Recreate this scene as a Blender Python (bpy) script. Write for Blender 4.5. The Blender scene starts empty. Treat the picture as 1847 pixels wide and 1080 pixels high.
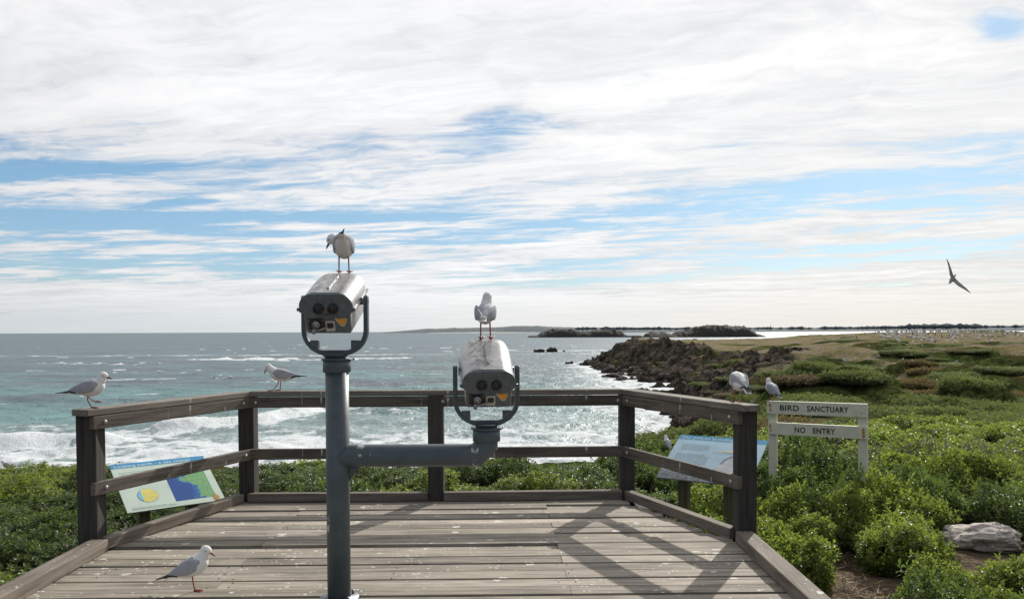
import bpy, bmesh, math, random
import numpy as np
from mathutils import Vector, Matrix, Euler

S = bpy.context.scene
COL = S.collection
R = math.radians
rnd = random.Random(7)
SEA = -8.4

# ------------------------------------------------------------------ helpers: objects
def link(o, parent=None):
    COL.objects.link(o)
    if parent is not None:
        o.parent = parent
    return o

def tag(o, label=None, cat=None, group=None, kind=None):
    if label: o['label'] = label
    if cat: o['category'] = cat
    if group: o['group'] = group
    if kind: o['kind'] = kind
    return o

def thing(name, label, cat, loc=(0, 0, 0), rot=(0, 0, 0), group=None):
    o = bpy.data.objects.new(name, None)
    o.empty_display_size = 0.2
    o.location = loc
    o.rotation_euler = rot
    link(o)
    return tag(o, label, cat, group)

class MB:
    """collects shapes for ONE mesh"""
    def __init__(self):
        self.v, self.f, self.m, self.t, self.sm = [], [], [], [], []
        self.tone = 0.5
        self.mi = 0
        self.smooth = False
    def add(self, vs, fs, M=None):
        n = len(self.v)
        for p in vs:
            p = Vector(p)
            if M is not None: p = M @ p
            self.v.append(tuple(p))
        for f in fs:
            self.f.append(tuple(i + n for i in f)); self.m.append(self.mi); self.t.append(self.tone); self.sm.append(self.smooth)
        return self
    def box(self, c, s, M=None):
        x, y, z = c; a, b, d = s[0] / 2, s[1] / 2, s[2] / 2
        vs = [(x + i * a, y + j * b, z + k * d) for k in (-1, 1) for j in (-1, 1) for i in (-1, 1)]
        return self.add(vs, [(0, 2, 3, 1), (4, 5, 7, 6), (0, 1, 5, 4), (2, 6, 7, 3), (0, 4, 6, 2), (1, 3, 7, 5)], M)
    def prism(self, prof, y0, y1, M=None, scale1=1.0):
        """profile in XZ (counter-clockwise seen from -Y) extruded from y0 to y1"""
        n = len(prof)
        vs = [(x, y0, z) for x, z in prof] + [(x * scale1, y1, z) for x, z in prof]
        fs = [tuple(range(n)), tuple(range(2 * n - 1, n - 1, -1))]
        self.add(vs, fs, M)
        k = len(self.v) - 2 * n
        for i in range(n):
            j = (i + 1) % n
            self.f.append((k + i, k + n + i, k + n + j, k + j)); self.m.append(self.mi); self.t.append(self.tone); self.sm.append(self.smooth)
        return self
    def tube(self, pts, rad, seg=16, cap=True, M=None):
        pts = [Vector(p) for p in pts]
        if not hasattr(rad, '__len__'): rad = [rad] * len(pts)
        vs, fs = [], []
        u = None
        for i, p in enumerate(pts):
            a = pts[min(i + 1, len(pts) - 1)] - pts[max(i - 1, 0)]
            if a.length < 1e-9: a = Vector((0, 0, 1))
            a.normalize()
            if u is None:
                u = a.orthogonal().normalized()
            u = (u - a * u.dot(a)).normalized()
            w = a.cross(u)
            for k in range(seg):
                t = 2 * math.pi * k / seg
                vs.append(p + (u * math.cos(t) + w * math.sin(t)) * rad[i])
        for i in range(len(pts) - 1):
            for k in range(seg):
                l = (k + 1) % seg
                fs.append((i * seg + k, i * seg + l, (i + 1) * seg + l, (i + 1) * seg + k))
        if cap:
            fs.append(tuple(range(seg - 1, -1, -1)))
            n = (len(pts) - 1) * seg
            fs.append(tuple(n + k for k in range(seg)))
        s0 = self.smooth; self.smooth = True
        self.add(vs, fs, M); self.smooth = s0
        return self
    def disc(self, c, r, n=(0, -1, 0), h=0.01, seg=20, M=None):
        c = Vector(c); n = Vector(n).normalized()
        return self.tube([c, c + n * h], r, seg, True, M)
    def build(self, name, mats, parent=None, bevel=0, M=None):
        me = bpy.data.meshes.new(name)
        me.from_pydata(self.v, [], self.f)
        if not isinstance(mats, (list, tuple)): mats = [mats]
        for m in mats: me.materials.append(m)
        me.polygons.foreach_set('material_index', self.m)
        me.polygons.foreach_set('use_smooth', self.sm)
        a = me.attributes.new('tone', 'FLOAT', 'FACE')
        a.data.foreach_set('value', self.t)
        me.update()
        o = bpy.data.objects.new(name, me)
        if M is not None: o.matrix_local = M
        link(o, parent)
        if bevel:
            b = o.modifiers.new('bevel', 'BEVEL'); b.width = bevel; b.segments = 2; b.limit_method = 'ANGLE'; b.angle_limit = R(40)
            b.harden_normals = False
        return o

def mesh_np(name, v, faces, mats, attrs=None, smooth=True, parent=None, face_attrs=None):
    """numpy mesh: v (n,3); faces (m,k)"""
    me = bpy.data.meshes.new(name)
    v = np.asarray(v, np.float32); faces = np.asarray(faces, np.int32)
    m, k = faces.shape
    me.vertices.add(len(v)); me.vertices.foreach_set('co', v.ravel())
    me.loops.add(m * k); me.loops.foreach_set('vertex_index', faces.ravel())
    me.polygons.add(m)
    me.polygons.foreach_set('loop_start', np.arange(0, m * k, k, dtype=np.int32))
    me.polygons.foreach_set('loop_total', np.full(m, k, np.int32))
    me.polygons.foreach_set('use_smooth', np.full(m, smooth, bool))
    me.update(calc_edges=True)
    if not isinstance(mats, (list, tuple)): mats = [mats]
    for q in mats: me.materials.append(q)
    for nme, arr in (attrs or {}).items():
        a = me.attributes.new(nme, 'FLOAT', 'POINT'); a.data.foreach_set('value', np.asarray(arr, np.float32))
    for nme, arr in (face_attrs or {}).items():
        a = me.attributes.new(nme, 'FLOAT', 'FACE'); a.data.foreach_set('value', np.asarray(arr, np.float32))
    o = bpy.data.objects.new(name, me)
    return link(o, parent)

# ------------------------------------------------------------------ helpers: noise
def _hash(ix, iy, seed):
    h = (ix.astype(np.int64) * 374761393 + iy.astype(np.int64) * 668265263 + seed * 974634777) & 0xffffffff
    h = ((h ^ (h >> 13)) * 1274126177) & 0xffffffff
    return ((h ^ (h >> 16)) & 0xffff) / 65535.0
def vnoise(x, y, seed=0):
    ix, iy = np.floor(x), np.floor(y)
    fx, fy = x - ix, y - iy
    fx = fx * fx * fx * (fx * (fx * 6 - 15) + 10); fy = fy * fy * fy * (fy * (fy * 6 - 15) + 10)
    a, b = _hash(ix, iy, seed), _hash(ix + 1, iy, seed)
    c, d = _hash(ix, iy + 1, seed), _hash(ix + 1, iy + 1, seed)
    return (a + (b - a) * fx) * (1 - fy) + (c + (d - c) * fx) * fy
def fbm(x, y, oct=4, seed=0, gain=0.5):
    s, a, t = 0, 1, 0
    for i in range(oct):
        ca, sa = math.cos(0.6 * i), math.sin(0.6 * i)
        s = s + a * vnoise((x * ca - y * sa) * 2 ** i, (x * sa + y * ca) * 2 ** i, seed + i * 17); t += a; a *= gain
    return s / t
def ridged(x, y, oct=4, seed=0):
    s, a, t = 0, 1, 0
    for i in range(oct):
        ca, sa = math.cos(0.7 * i), math.sin(0.7 * i)
        s = s + a * (1 - np.abs(2 * vnoise((x * ca - y * sa) * 2 ** i, (x * sa + y * ca) * 2 ** i, seed + i * 13) - 1)); t += a; a *= 0.5
    return s / t
def sstep(a, b, x):
    t = np.clip((x - a) / (b - a), 0, 1)
    return t * t * (3 - 2 * t)

# ------------------------------------------------------------------ helpers: nodes
class NT:
    def __init__(self, tree):
        self.t = tree; self.n = tree.nodes; self.l = tree.links
    def _in(self, sock, val):
        if isinstance(val, bpy.types.NodeSocket): self.l.new(val, sock)
        elif val is not None:
            if hasattr(sock.default_value, '__len__') and hasattr(val, '__len__'):
                dv = list(val)
                if len(sock.default_value) == 4 and len(dv) == 3: dv.append(1)
                sock.default_value = dv
            elif hasattr(sock.default_value, '__len__'):
                sock.default_value = [val] * len(sock.default_value)
            else: sock.default_value = val
    def math(self, op, a, b=None, c=None, clamp=False):
        n = self.n.new('ShaderNodeMath'); n.operation = op; n.use_clamp = clamp
        self._in(n.inputs[0], a)
        if b is not None: self._in(n.inputs[1], b)
        if c is not None: self._in(n.inputs[2], c)
        return n.outputs[0]
    def add(self, a, b): return self.math('ADD', a, b)
    def sub(self, a, b): return self.math('SUBTRACT', a, b)
    def mul(self, a, b): return self.math('MULTIPLY', a, b)
    def div(self, a, b): return self.math('DIVIDE', a, b)
    def ramp(self, x, a, b, lo=0.0, hi=1.0, smooth=True):
        n = self.n.new('ShaderNodeMapRange'); n.interpolation_type = 'SMOOTHSTEP' if smooth else 'LINEAR'
        n.clamp = True
        self._in(n.inputs[0], x); self._in(n.inputs[1], a); self._in(n.inputs[2], b); self._in(n.inputs[3], lo); self._in(n.inputs[4], hi)
        return n.outputs[0]
    def mix(self, f, a, b, typ='MIX'):
        n = self.n.new('ShaderNodeMix'); n.data_type = 'RGBA'; n.blend_type = typ
        self._in(n.inputs[0], f); self._in(n.inputs[6], a); self._in(n.inputs[7], b)
        return n.outputs[2]
    def noise(self, vec, scale=1.0, detail=3.0, rough=0.5, dist=0.0, out=0):
        n = self.n.new('ShaderNodeTexNoise')
        self._in(n.inputs['Vector'], vec); n.inputs['Scale'].default_value = scale; n.inputs['Detail'].default_value = detail
        n.inputs['Roughness'].default_value = rough; n.inputs['Distortion'].default_value = dist
        return n.outputs[out]
    def vor(self, vec, scale=1.0, feature='F1', out='Distance', rnd_=1.0):
        n = self.n.new('ShaderNodeTexVoronoi'); n.feature = feature
        self._in(n.inputs['Vector'], vec); n.inputs['Scale'].default_value = scale; n.inputs['Randomness'].default_value = rnd_
        return n.outputs[out]
    def vmul(self, vec, s):
        n = self.n.new('ShaderNodeVectorMath'); n.operation = 'MULTIPLY'
        self._in(n.inputs[0], vec); n.inputs[1].default_value = s
        return n.outputs[0]
    def vadd(self, vec, s):
        n = self.n.new('ShaderNodeVectorMath'); n.operation = 'ADD'
        self._in(n.inputs[0], vec); self._in(n.inputs[1], s)
        return n.outputs[0]
    def comb(self, x, y, z):
        n = self.n.new('ShaderNodeCombineXYZ')
        for i, q in enumerate((x, y, z)): self._in(n.inputs[i], q)
        return n.outputs[0]
    def sep(self, v):
        n = self.n.new('ShaderNodeSeparateXYZ'); self._in(n.inputs[0], v)
        return n.outputs
    def coord(self, which='Object'):
        n = self.n.new('ShaderNodeTexCoord'); return n.outputs[which]
    def pos(self):
        n = self.n.new('ShaderNodeNewGeometry'); return n.outputs['Position']
    def normal(self):
        n = self.n.new('ShaderNodeNewGeometry'); return n.outputs['Normal']
    def attr(self, name):
        n = self.n.new('ShaderNodeAttribute'); n.attribute_name = name; return n.outputs['Fac']
    def rand(self):
        n = self.n.new('ShaderNodeObjectInfo'); return n.outputs['Random']
    def bump(self, h, strength=0.3, dist=0.01, normal=None):
        n = self.n.new('ShaderNodeBump'); n.inputs['Strength'].default_value = strength; n.inputs['Distance'].default_value = dist
        self._in(n.inputs['Height'], h)
        if normal is not None: self._in(n.inputs['Normal'], normal)
        return n.outputs[0]
    def bsdf(self, color, rough=0.6, metal=0.0, normal=None, spec=0.5):
        n = self.n.new('ShaderNodeBsdfPrincipled')
        self._in(n.inputs['Base Color'], color); self._in(n.inputs['Roughness'], rough); self._in(n.inputs['Metallic'], metal)
        n.inputs['Specular IOR Level'].default_value = spec
        if normal is not None: self.l.new(normal, n.inputs['Normal'])
        return n
    def out(self, shader):
        o = self.n.new('ShaderNodeOutputMaterial'); self.l.new(shader, o.inputs[0])

def mat(name):
    m = bpy.data.materials.new(name); m.use_nodes = True; m.node_tree.nodes.clear()
    return m, NT(m.node_tree)

def simple(name, col, rough=0.6, metal=0.0, var=0.15, scale=12.0, bump=0.0, spec=0.5):
    m, t = mat(name)
    n = t.noise(t.coord(), scale, 4, 0.6)
    c = t.mix(t.ramp(n, 0.3, 0.7), [k * (1 - var) for k in col], [min(1, k * (1 + var)) for k in col])
    nr = t.bump(n, bump, 0.01) if bump else None
    t.out(t.bsdf(c, t.ramp(n, 0.2, 0.8, rough * 0.85, min(1, rough * 1.15)), metal, nr, spec).outputs[0])
    return m

# ------------------------------------------------------------------ materials
def wood(name, dark, light, along=0, spots=0.0, streak=0.0):
    """weathered timber, grain along local axis `along`"""
    m, t = mat(name)
    co = t.coord()
    k = [26.0, 26.0, 26.0]; k[along] = 1.6
    k2 = [90.0, 90.0, 90.0]; k2[along] = 2.5
    off = t.comb(0, 0, t.mul(t.attr('tone'), 37.0))
    cc = t.vadd(co, off)
    g = t.noise(t.vmul(cc, k), 1.0, 5, 0.65, 0.6)
    g2 = t.noise(t.vmul(cc, k2), 1.0, 3, 0.6, 0.3)
    big = t.noise(cc, 2.2, 3, 0.5)
    f = t.add(t.mul(g, 0.55), t.add(t.mul(g2, 0.25), t.mul(big, 0.2)))
    c = t.mix(t.ramp(f, 0.36, 0.62), dark, light)
    tn = t.ramp(t.attr('tone'), 0, 1, 0.62, 1.22, False)
    c = t.mix(1.0, c, t.comb(tn, tn, tn), 'MULTIPLY')
    # dark cracks along the grain
    ck = t.ramp(g2, 0.30, 0.38, 1.0, 0.0)
    c = t.mix(t.mul(ck, 0.55), c, [d * 0.35 for d in dark])
    if spots:
        nz = t.sep(t.normal())[2]
        up = t.ramp(nz, 0.5, 0.9)
        wob = t.noise(co, 18.0, 2, 0.5, 0, 1)
        v1 = t.vadd(co, t.vmul(wob, (0.05, 0.05, 0.05)))
        d1 = t.vor(t.vmul(v1, (5.5, 7.5, 5.5)), 1.0)
        r1 = t.ramp(t.noise(co, 3.1, 2, 0.5), 0.33, 0.70, 0.0, 0.24 * spots, False)
        s1 = t.math('LESS_THAN', d1, r1)
        d2 = t.vor(t.vmul(v1, (19.0, 24.0, 19.0)), 1.0)
        r2 = t.ramp(t.noise(co, 2.3, 3, 0.6), 0.38, 0.72, 0.0, 0.30 * spots, False)
        s2 = t.math('LESS_THAN', d2, r2)
        s = t.mul(t.math('MAXIMUM', s1, s2), up)
        fade = t.ramp(t.noise(co, 40.0, 2, 0.5), 0.3, 0.6, 0.35, 0.85)
        c = t.mix(t.mul(s, fade), c, (0.70, 0.68, 0.63))
    if streak:
        nz = t.sep(t.normal())[2]
        side = t.ramp(t.math('ABSOLUTE', nz), 0.3, 0.6, 1.0, 0.0)
        x, y, z = t.sep(co)
        sx = t.comb(t.mul(x, 16.0), 0.0, t.mul(z, 0.8))
        q = t.noise(sx, 1.0, 1, 0.5, 0.05)
        s = t.ramp(q, 0.645, 0.675)
        brk = t.ramp(t.noise(t.comb(t.mul(x, 9.0), y, t.mul(z, 12.0)), 1.0, 2, 0.5), 0.45, 0.58)
        c = t.mix(t.mul(t.mul(s, brk), t.mul(side, 0.75 * streak)), c, (0.55, 0.54, 0.52))
        # pale lichen speckle on the upper faces
        up = t.ramp(nz, 0.5, 0.9)
        lich = t.ramp(t.noise(co, 23.0, 4, 0.7), 0.52, 0.7)
        c = t.mix(t.mul(lich, t.mul(up, 0.6)), c, (0.42, 0.38, 0.33))
    h = t.add(t.mul(g, 0.6), t.mul(g2, 0.4))
    t.out(t.bsdf(c, 0.82, 0, t.bump(h, 0.55, 0.006), 0.25).outputs[0])
    return m

M = {}
M['deck'] = wood('deck_timber', (0.175, 0.150, 0.120), (0.400, 0.352, 0.290), 0, spots=1.0)
M['rail'] = wood('rail_timber', (0.076, 0.064, 0.053), (0.170, 0.147, 0.122), 0, streak=1.0)
M['cap'] = wood('cap_timber', (0.115, 0.10, 0.084), (0.25, 0.225, 0.19), 0, streak=1.0)
M['post'] = wood('post_timber', (0.032, 0.030, 0.028), (0.078, 0.070, 0.062), 2, streak=0.3)
M['kerb'] = wood('kerb_timber', (0.115, 0.094, 0.077), (0.245, 0.208, 0.170), 0, spots=0.7)
M['treated'] = wood('treated_post', (0.09, 0.085, 0.045), (0.19, 0.175, 0.10), 2)
M['bolt'] = simple('galvanised_bolt', (0.42, 0.40, 0.37), 0.5, 0.6, 0.25, 60)

def grey_paint():
    m, t = mat('grey_pole_paint')
    co = t.coord()
    n = t.noise(co, 6, 4, 0.6)
    c = t.mix(t.ramp(n, 0.3, 0.7), (0.056, 0.076, 0.086), (0.082, 0.106, 0.118))
    sc = t.noise(t.vmul(co, (90, 90, 9)), 1, 3, 0.6)
    c = t.mix(t.mul(t.ramp(sc, 0.64, 0.72), 0.30), c, (0.20, 0.215, 0.22))
    x, y, z = t.sep(co)
    q = t.noise(t.comb(t.mul(x, 17.0), t.mul(y, 3.0), t.mul(z, 3.0)), 1.0, 1, 0.5, 0.1)
    sp = t.mul(t.ramp(q, 0.665, 0.685), t.ramp(t.noise(co, 22, 2, 0.5), 0.46, 0.6))
    c = t.mix(t.mul(sp, 0.8), c, (0.62, 0.62, 0.6))
    ru = t.mul(t.ramp(t.noise(co, 34, 5, .7), .66, .70), t.ramp(t.noise(co, 3.0, 2, .5), .5, .6))
    c = t.mix(t.mul(ru, .8), c, (.14, .065, .03))
    t.out(t.bsdf(c, t.ramp(n, 0.3, 0.7, 0.38, 0.55), 0.0, t.bump(t.noise(co, 240, 2, 0.5), 0.08, 0.002), 0.5).outputs[0])
    return m
M['paint'] = grey_paint()
M['plate'] = simple('dark_grey_cast_plate', (0.098, 0.118, 0.130), 0.42, 0.0, 0.22, 30, 0.15)
M['black'] = simple('black_plastic', (0.012, 0.012, 0.013), 0.35, 0, 0.3)
M['glass'] = simple('eyepiece_glass', (0.20, 0.215, 0.215), 0.25, 0, 0.2)
M['orange'] = simple('orange_sticker', (0.72, 0.30, 0.02), 0.5, 0, 0.2, 40)
M['offwhite'] = simple('worn_white_sticker', (0.55, 0.50, 0.44), 0.6, 0, 0.25, 60)
M['steel'] = simple('dull_steel', (0.30, 0.31, 0.32), 0.38, 0.8, 0.3, 60, 0.2)

def alu():
    m, t = mat('worn_aluminium_shell')
    co = t.coord()
    n = t.noise(co, 9, 5, 0.65)
    n2 = t.noise(co, 38, 4, 0.7)
    c = t.mix(t.ramp(n, 0.3, 0.7), (0.36, 0.355, 0.352), (0.50, 0.495, 0.49))
    c = t.mix(t.mul(t.ramp(n2, 0.55, 0.68), 0.35), c, (0.17, 0.16, 0.16))
    nz = t.sep(t.normal())[2]
    up = t.ramp(nz, 0.72, 0.95)
    x, y, z = t.sep(co)
    # droppings and rust-brown muck on the top, mostly left of the ridge
    left = t.ramp(x, -0.16, 0.06, 1.0, 0.25)
    muck = t.ramp(t.noise(t.vadd(co, (3.1, 0, 0)), 15, 5, 0.72, 0.4), 0.48, 0.56)
    c = t.mix(t.mul(t.mul(muck, up), t.mul(left, 0.85)), c, (0.11, 0.09, 0.085))
    rust = t.ramp(t.noise(t.vadd(co, (0, 7.7, 0)), 21, 4, 0.7), 0.62, 0.67)
    c = t.mix(t.mul(t.mul(rust, up), 0.7), c, (0.17, 0.085, 0.04))
    wht = t.ramp(t.noise(t.vadd(co, (0, 0, 5.3)), 26, 3, 0.6), 0.64, 0.69)
    c = t.mix(t.mul(t.mul(wht, up), 0.7), c, (0.62, 0.60, 0.57))
    t.out(t.bsdf(c, t.ramp(n2, 0.3, 0.7, 0.30, 0.48), 0.55, t.bump(n, 0.12, 0.004), 0.5).outputs[0])
    return m
M['alu'] = alu()

def signpaint():
    m, t = mat('cream_sign_paint')
    co = t.coord()
    n = t.noise(co, 7, 5, 0.65)
    c = t.mix(t.ramp(n, 0.3, 0.72), (0.66, 0.62, 0.48), (0.80, 0.76, 0.61))
    g = t.noise(t.vmul(co, (3, 30, 60)), 1, 3, 0.6)
    c = t.mix(t.mul(t.ramp(g, 0.62, 0.70), 0.25), c, (0.40, 0.37, 0.28))
    dirt = t.ramp(t.noise(co, 55, 2, 0.5), 0.70, 0.74)
    c = t.mix(t.mul(dirt, 0.6), c, (0.10, 0.08, 0.06))
    t.out(t.bsdf(c, 0.55, 0, t.bump(g, 0.2, 0.003), 0.4).outputs[0])
    return m
M['sign'] = signpaint()
M['rust'] = simple('rust_stain', (0.45, 0.24, 0.07), 0.8, 0, 0.5, 70)
M['letter'] = simple('routed_black_letter', (0.025, 0.024, 0.024), 0.6, 0, 0.3)
M['panel_l'] = simple('pale_green_print', (0.56, 0.66, 0.56), 0.35, 0, 0.06, 5)
M['panel_r'] = simple('pale_blue_print', (0.42, 0.60, 0.70), 0.35, 0, 0.1, 4)
M['band'] = simple('blue_title_band', (0.035, 0.27, 0.50), 0.35, 0, 0.08, 4)
M['band2'] = simple('turquoise_title_band', (0.03, 0.30, 0.50), 0.35, 0, 0.08, 4)
M['white'] = simple('white_print', (0.75, 0.78, 0.78), 0.4, 0, 0.03)
M['print'] = simple('grey_small_print', (0.30, 0.36, 0.34), 0.5, 0, 0.1)
M['yellow'] = simple('yellow_print', (0.70, 0.62, 0.16), 0.4, 0, 0.08, 9)
M['sky_blue'] = simple('sky_blue_print', (0.18, 0.48, 0.68), 0.4, 0, 0.05)
M['outline'] = simple('outline_print', (0.20, 0.25, 0.26), 0.5, 0, 0.05)
M['bill'] = simple('bill_print', (0.66, 0.62, 0.42), 0.4, 0, 0.1)
M['plumage_print'] = simple('plumage_print', (0.50, 0.53, 0.52), 0.4, 0, 0.15, 8)
M['dark_print'] = simple('dark_photo_print', (0.13, 0.15, 0.17), 0.4, 0, 0.6, 25)
M['sheet_edge'] = simple('panel_metal_edge', (0.35, 0.37, 0.37), 0.4, 0.6, 0.1)

def mapprint():
    m, t = mat('printed_map')
    co = t.coord()
    x, y, z = t.sep(co)
    n = t.noise(co, 9, 6, 0.6, 0.5)
    f = t.add(t.mul(x, 2.2), t.add(t.mul(z, 0.9), t.mul(n, 0.8)))
    land = t.ramp(f, 1.02, 1.05)
    n2 = t.noise(co, 42, 4, 0.7)
    gr = t.mix(t.ramp(n2, 0.35, 0.65), (0.05, 0.34, 0.22), (0.30, 0.42, 0.10))
    sh = t.ramp(f, 0.93, 1.03)
    sea = t.mix(sh, (0.008, 0.065, 0.27), (0.02, 0.16, 0.42))
    dots = t.math('LESS_THAN', t.vor(co, 34), 0.10)
    sea = t.mix(t.mul(dots, 0.5), sea, (0.35, 0.5, 0.6))
    t.out(t.bsdf(t.mix(land, sea, gr), 0.35).outputs[0])
    return m
M['map'] = mapprint()

# feathers
M['f_white'] = simple('white_plumage', (0.78, 0.77, 0.75), 0.8, 0, 0.04, 40, 0.15, 0.2)
M['f_grey'] = simple('silver_grey_plumage', (0.36, 0.37, 0.40), 0.75, 0, 0.10, 60, 0.2, 0.2)
M['f_black'] = simple('black_flight_feathers', (0.02, 0.02, 0.022), 0.6, 0, 0.3)
M['f_red'] = simple('red_bill_and_legs', (0.30, 0.048, 0.028), 0.5, 0, 0.2, 60)
M['f_dark'] = simple('dark_bill', (0.12, 0.025, 0.02), 0.5, 0, 0.2, 60)
M['f_brown'] = simple('brownish_grey_plumage', (0.26, 0.24, 0.23), 0.8, 0, 0.3, 8)
M['f_eye'] = simple('eye', (0.02, 0.02, 0.02), 0.2, 0, 0.1)
M['f_bill'] = simple('pale_pink_bill', (0.6, 0.42, 0.33), 0.5, 0, 0.1)

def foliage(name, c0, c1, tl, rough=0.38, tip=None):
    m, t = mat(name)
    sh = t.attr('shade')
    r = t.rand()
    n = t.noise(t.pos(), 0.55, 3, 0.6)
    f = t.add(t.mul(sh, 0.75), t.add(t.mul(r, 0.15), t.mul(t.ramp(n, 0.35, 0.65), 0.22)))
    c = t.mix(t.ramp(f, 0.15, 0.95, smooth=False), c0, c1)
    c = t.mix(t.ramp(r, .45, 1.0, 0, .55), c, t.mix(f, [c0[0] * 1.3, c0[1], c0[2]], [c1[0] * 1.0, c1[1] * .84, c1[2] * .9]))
    if tip is not None:
        c = t.mix(t.mul(t.ramp(t.attr('dry'), 0.955, 0.97), 0.8), c, tip)
    b = t.bsdf(c, rough, 0, None, 0.5)
    tr = t.n.new('ShaderNodeBsdfTranslucent')
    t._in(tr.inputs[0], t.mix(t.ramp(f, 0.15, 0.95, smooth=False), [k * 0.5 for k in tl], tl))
    mx = t.n.new('ShaderNodeMixShader'); mx.inputs[0].default_value = 0.42
    t.l.new(b.outputs[0], mx.inputs[1]); t.l.new(tr.outputs[0], mx.inputs[2])
    t.out(mx.outputs[0])
    return m
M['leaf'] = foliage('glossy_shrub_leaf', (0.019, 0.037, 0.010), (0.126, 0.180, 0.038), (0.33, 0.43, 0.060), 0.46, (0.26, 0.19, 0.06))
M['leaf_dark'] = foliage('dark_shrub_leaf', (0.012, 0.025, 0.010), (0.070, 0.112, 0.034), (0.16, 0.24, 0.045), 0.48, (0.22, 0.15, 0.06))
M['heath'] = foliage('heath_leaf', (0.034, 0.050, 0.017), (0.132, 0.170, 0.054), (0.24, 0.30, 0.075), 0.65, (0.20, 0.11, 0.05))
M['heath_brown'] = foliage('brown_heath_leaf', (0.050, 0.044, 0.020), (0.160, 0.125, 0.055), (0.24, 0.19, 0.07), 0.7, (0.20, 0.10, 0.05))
M['twig'] = simple('grey_twig', (0.24, 0.21, 0.18), 0.85, 0, 0.3, 30)
M['stem'] = simple('brown_stem', (0.09, 0.065, 0.045), 0.85, 0, 0.3, 30)
M['straw'] = simple('dry_grass', (0.27, 0.20, 0.10), 0.85, 0, 0.4, 3)

def rockmat(name, a, b, wet=True):
    m, t = mat(name)
    co = t.coord(); p = t.pos()
    n = t.noise(p, 0.9, 7, 0.68, 0.3)
    n2 = t.noise(p, 4.5, 5, 0.7)
    c = t.mix(t.ramp(n, 0.32, 0.68), a, b)
    c = t.mix(t.mul(t.ramp(n2, 0.54, 0.66), 0.7), c, [k * 0.35 for k in a])
    ed = t.vor(t.vadd(t.vmul(p, (.55, .55, .9)), t.vmul(t.noise(p, 1.1, 3, .6, 0, 1), (.9, .9, .9))), 1.0, 'DISTANCE_TO_EDGE')
    c = t.mix(t.ramp(ed, .0, .07, .85, 0), c, (.012, .010, .009))
    if wet:
        z = t.sep(p)[2]
        c = t.mix(t.ramp(t.add(z, t.mul(n, 1.2)), SEA + 0.9, SEA + 2.4, 0.8, 0.0), c, (0.028, 0.025, 0.022))
    h = t.add(t.mul(n, 0.7), t.mul(n2, 0.3))
    t.out(t.bsdf(c, 0.85, 0, t.bump(h, 0.9, 0.5), 0.06).outputs[0])
    return m
M['rock'] = rockmat('dark_limestone', (0.050, 0.043, 0.037), (0.190, 0.158, 0.126))
M['isle'] = rockmat('island_rock', (0.030, 0.031, 0.029), (0.088, 0.083, 0.070), False)
M['pale_rock'] = simple('pale_limestone', (0.46, 0.40, 0.36), 0.9, 0, 0.35, 9, 0.6)

# ------------------------------------------------------------------ terrain
HR_Y = [-20, 0, 8, 20, 28, 42, 55, 70, 100, 130, 160, 200, 250, 300, 330, 360, 900]
HR_Z = [-.5, -.55, -.75, -1.3, -2.0, -3.6, -3.6, -2.9, -1.7, -1.0, -.2, .40, .85, .3, -3, -11, -14]
HL_Y = [-20, 0, 7, 12, 15, 20, 30, 50, 60, 75, 140, 900]
HL_Z = [-.5, -.5, -.6, -.75, -1.15, -2.2, -4.5, -7.6, -8.7, -10, -13, -16]
XS_Y = [80, 88, 110, 140, 154, 200, 232, 250, 262, 280, 320]
XS_X = [13.5, 15, 17.5, 21, 22.5, 22, 20, 24, 34, 60, 120]
XR_Y = [80, 95, 110, 120, 155, 190, 210, 235, 250, 270, 320]
XR_X = [25, 33.5, 38, 41, 40, 40, 36, 35, 42, 66, 124]
PR_T = [-3, -1, -.4, 0, .12, .35, .55, .75, .9, 1.0, 1.15]
PR_S = [-.9, -.4, -.18, .0, .05, .17, .36, .70, .93, 1.0, 1.0]
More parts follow.
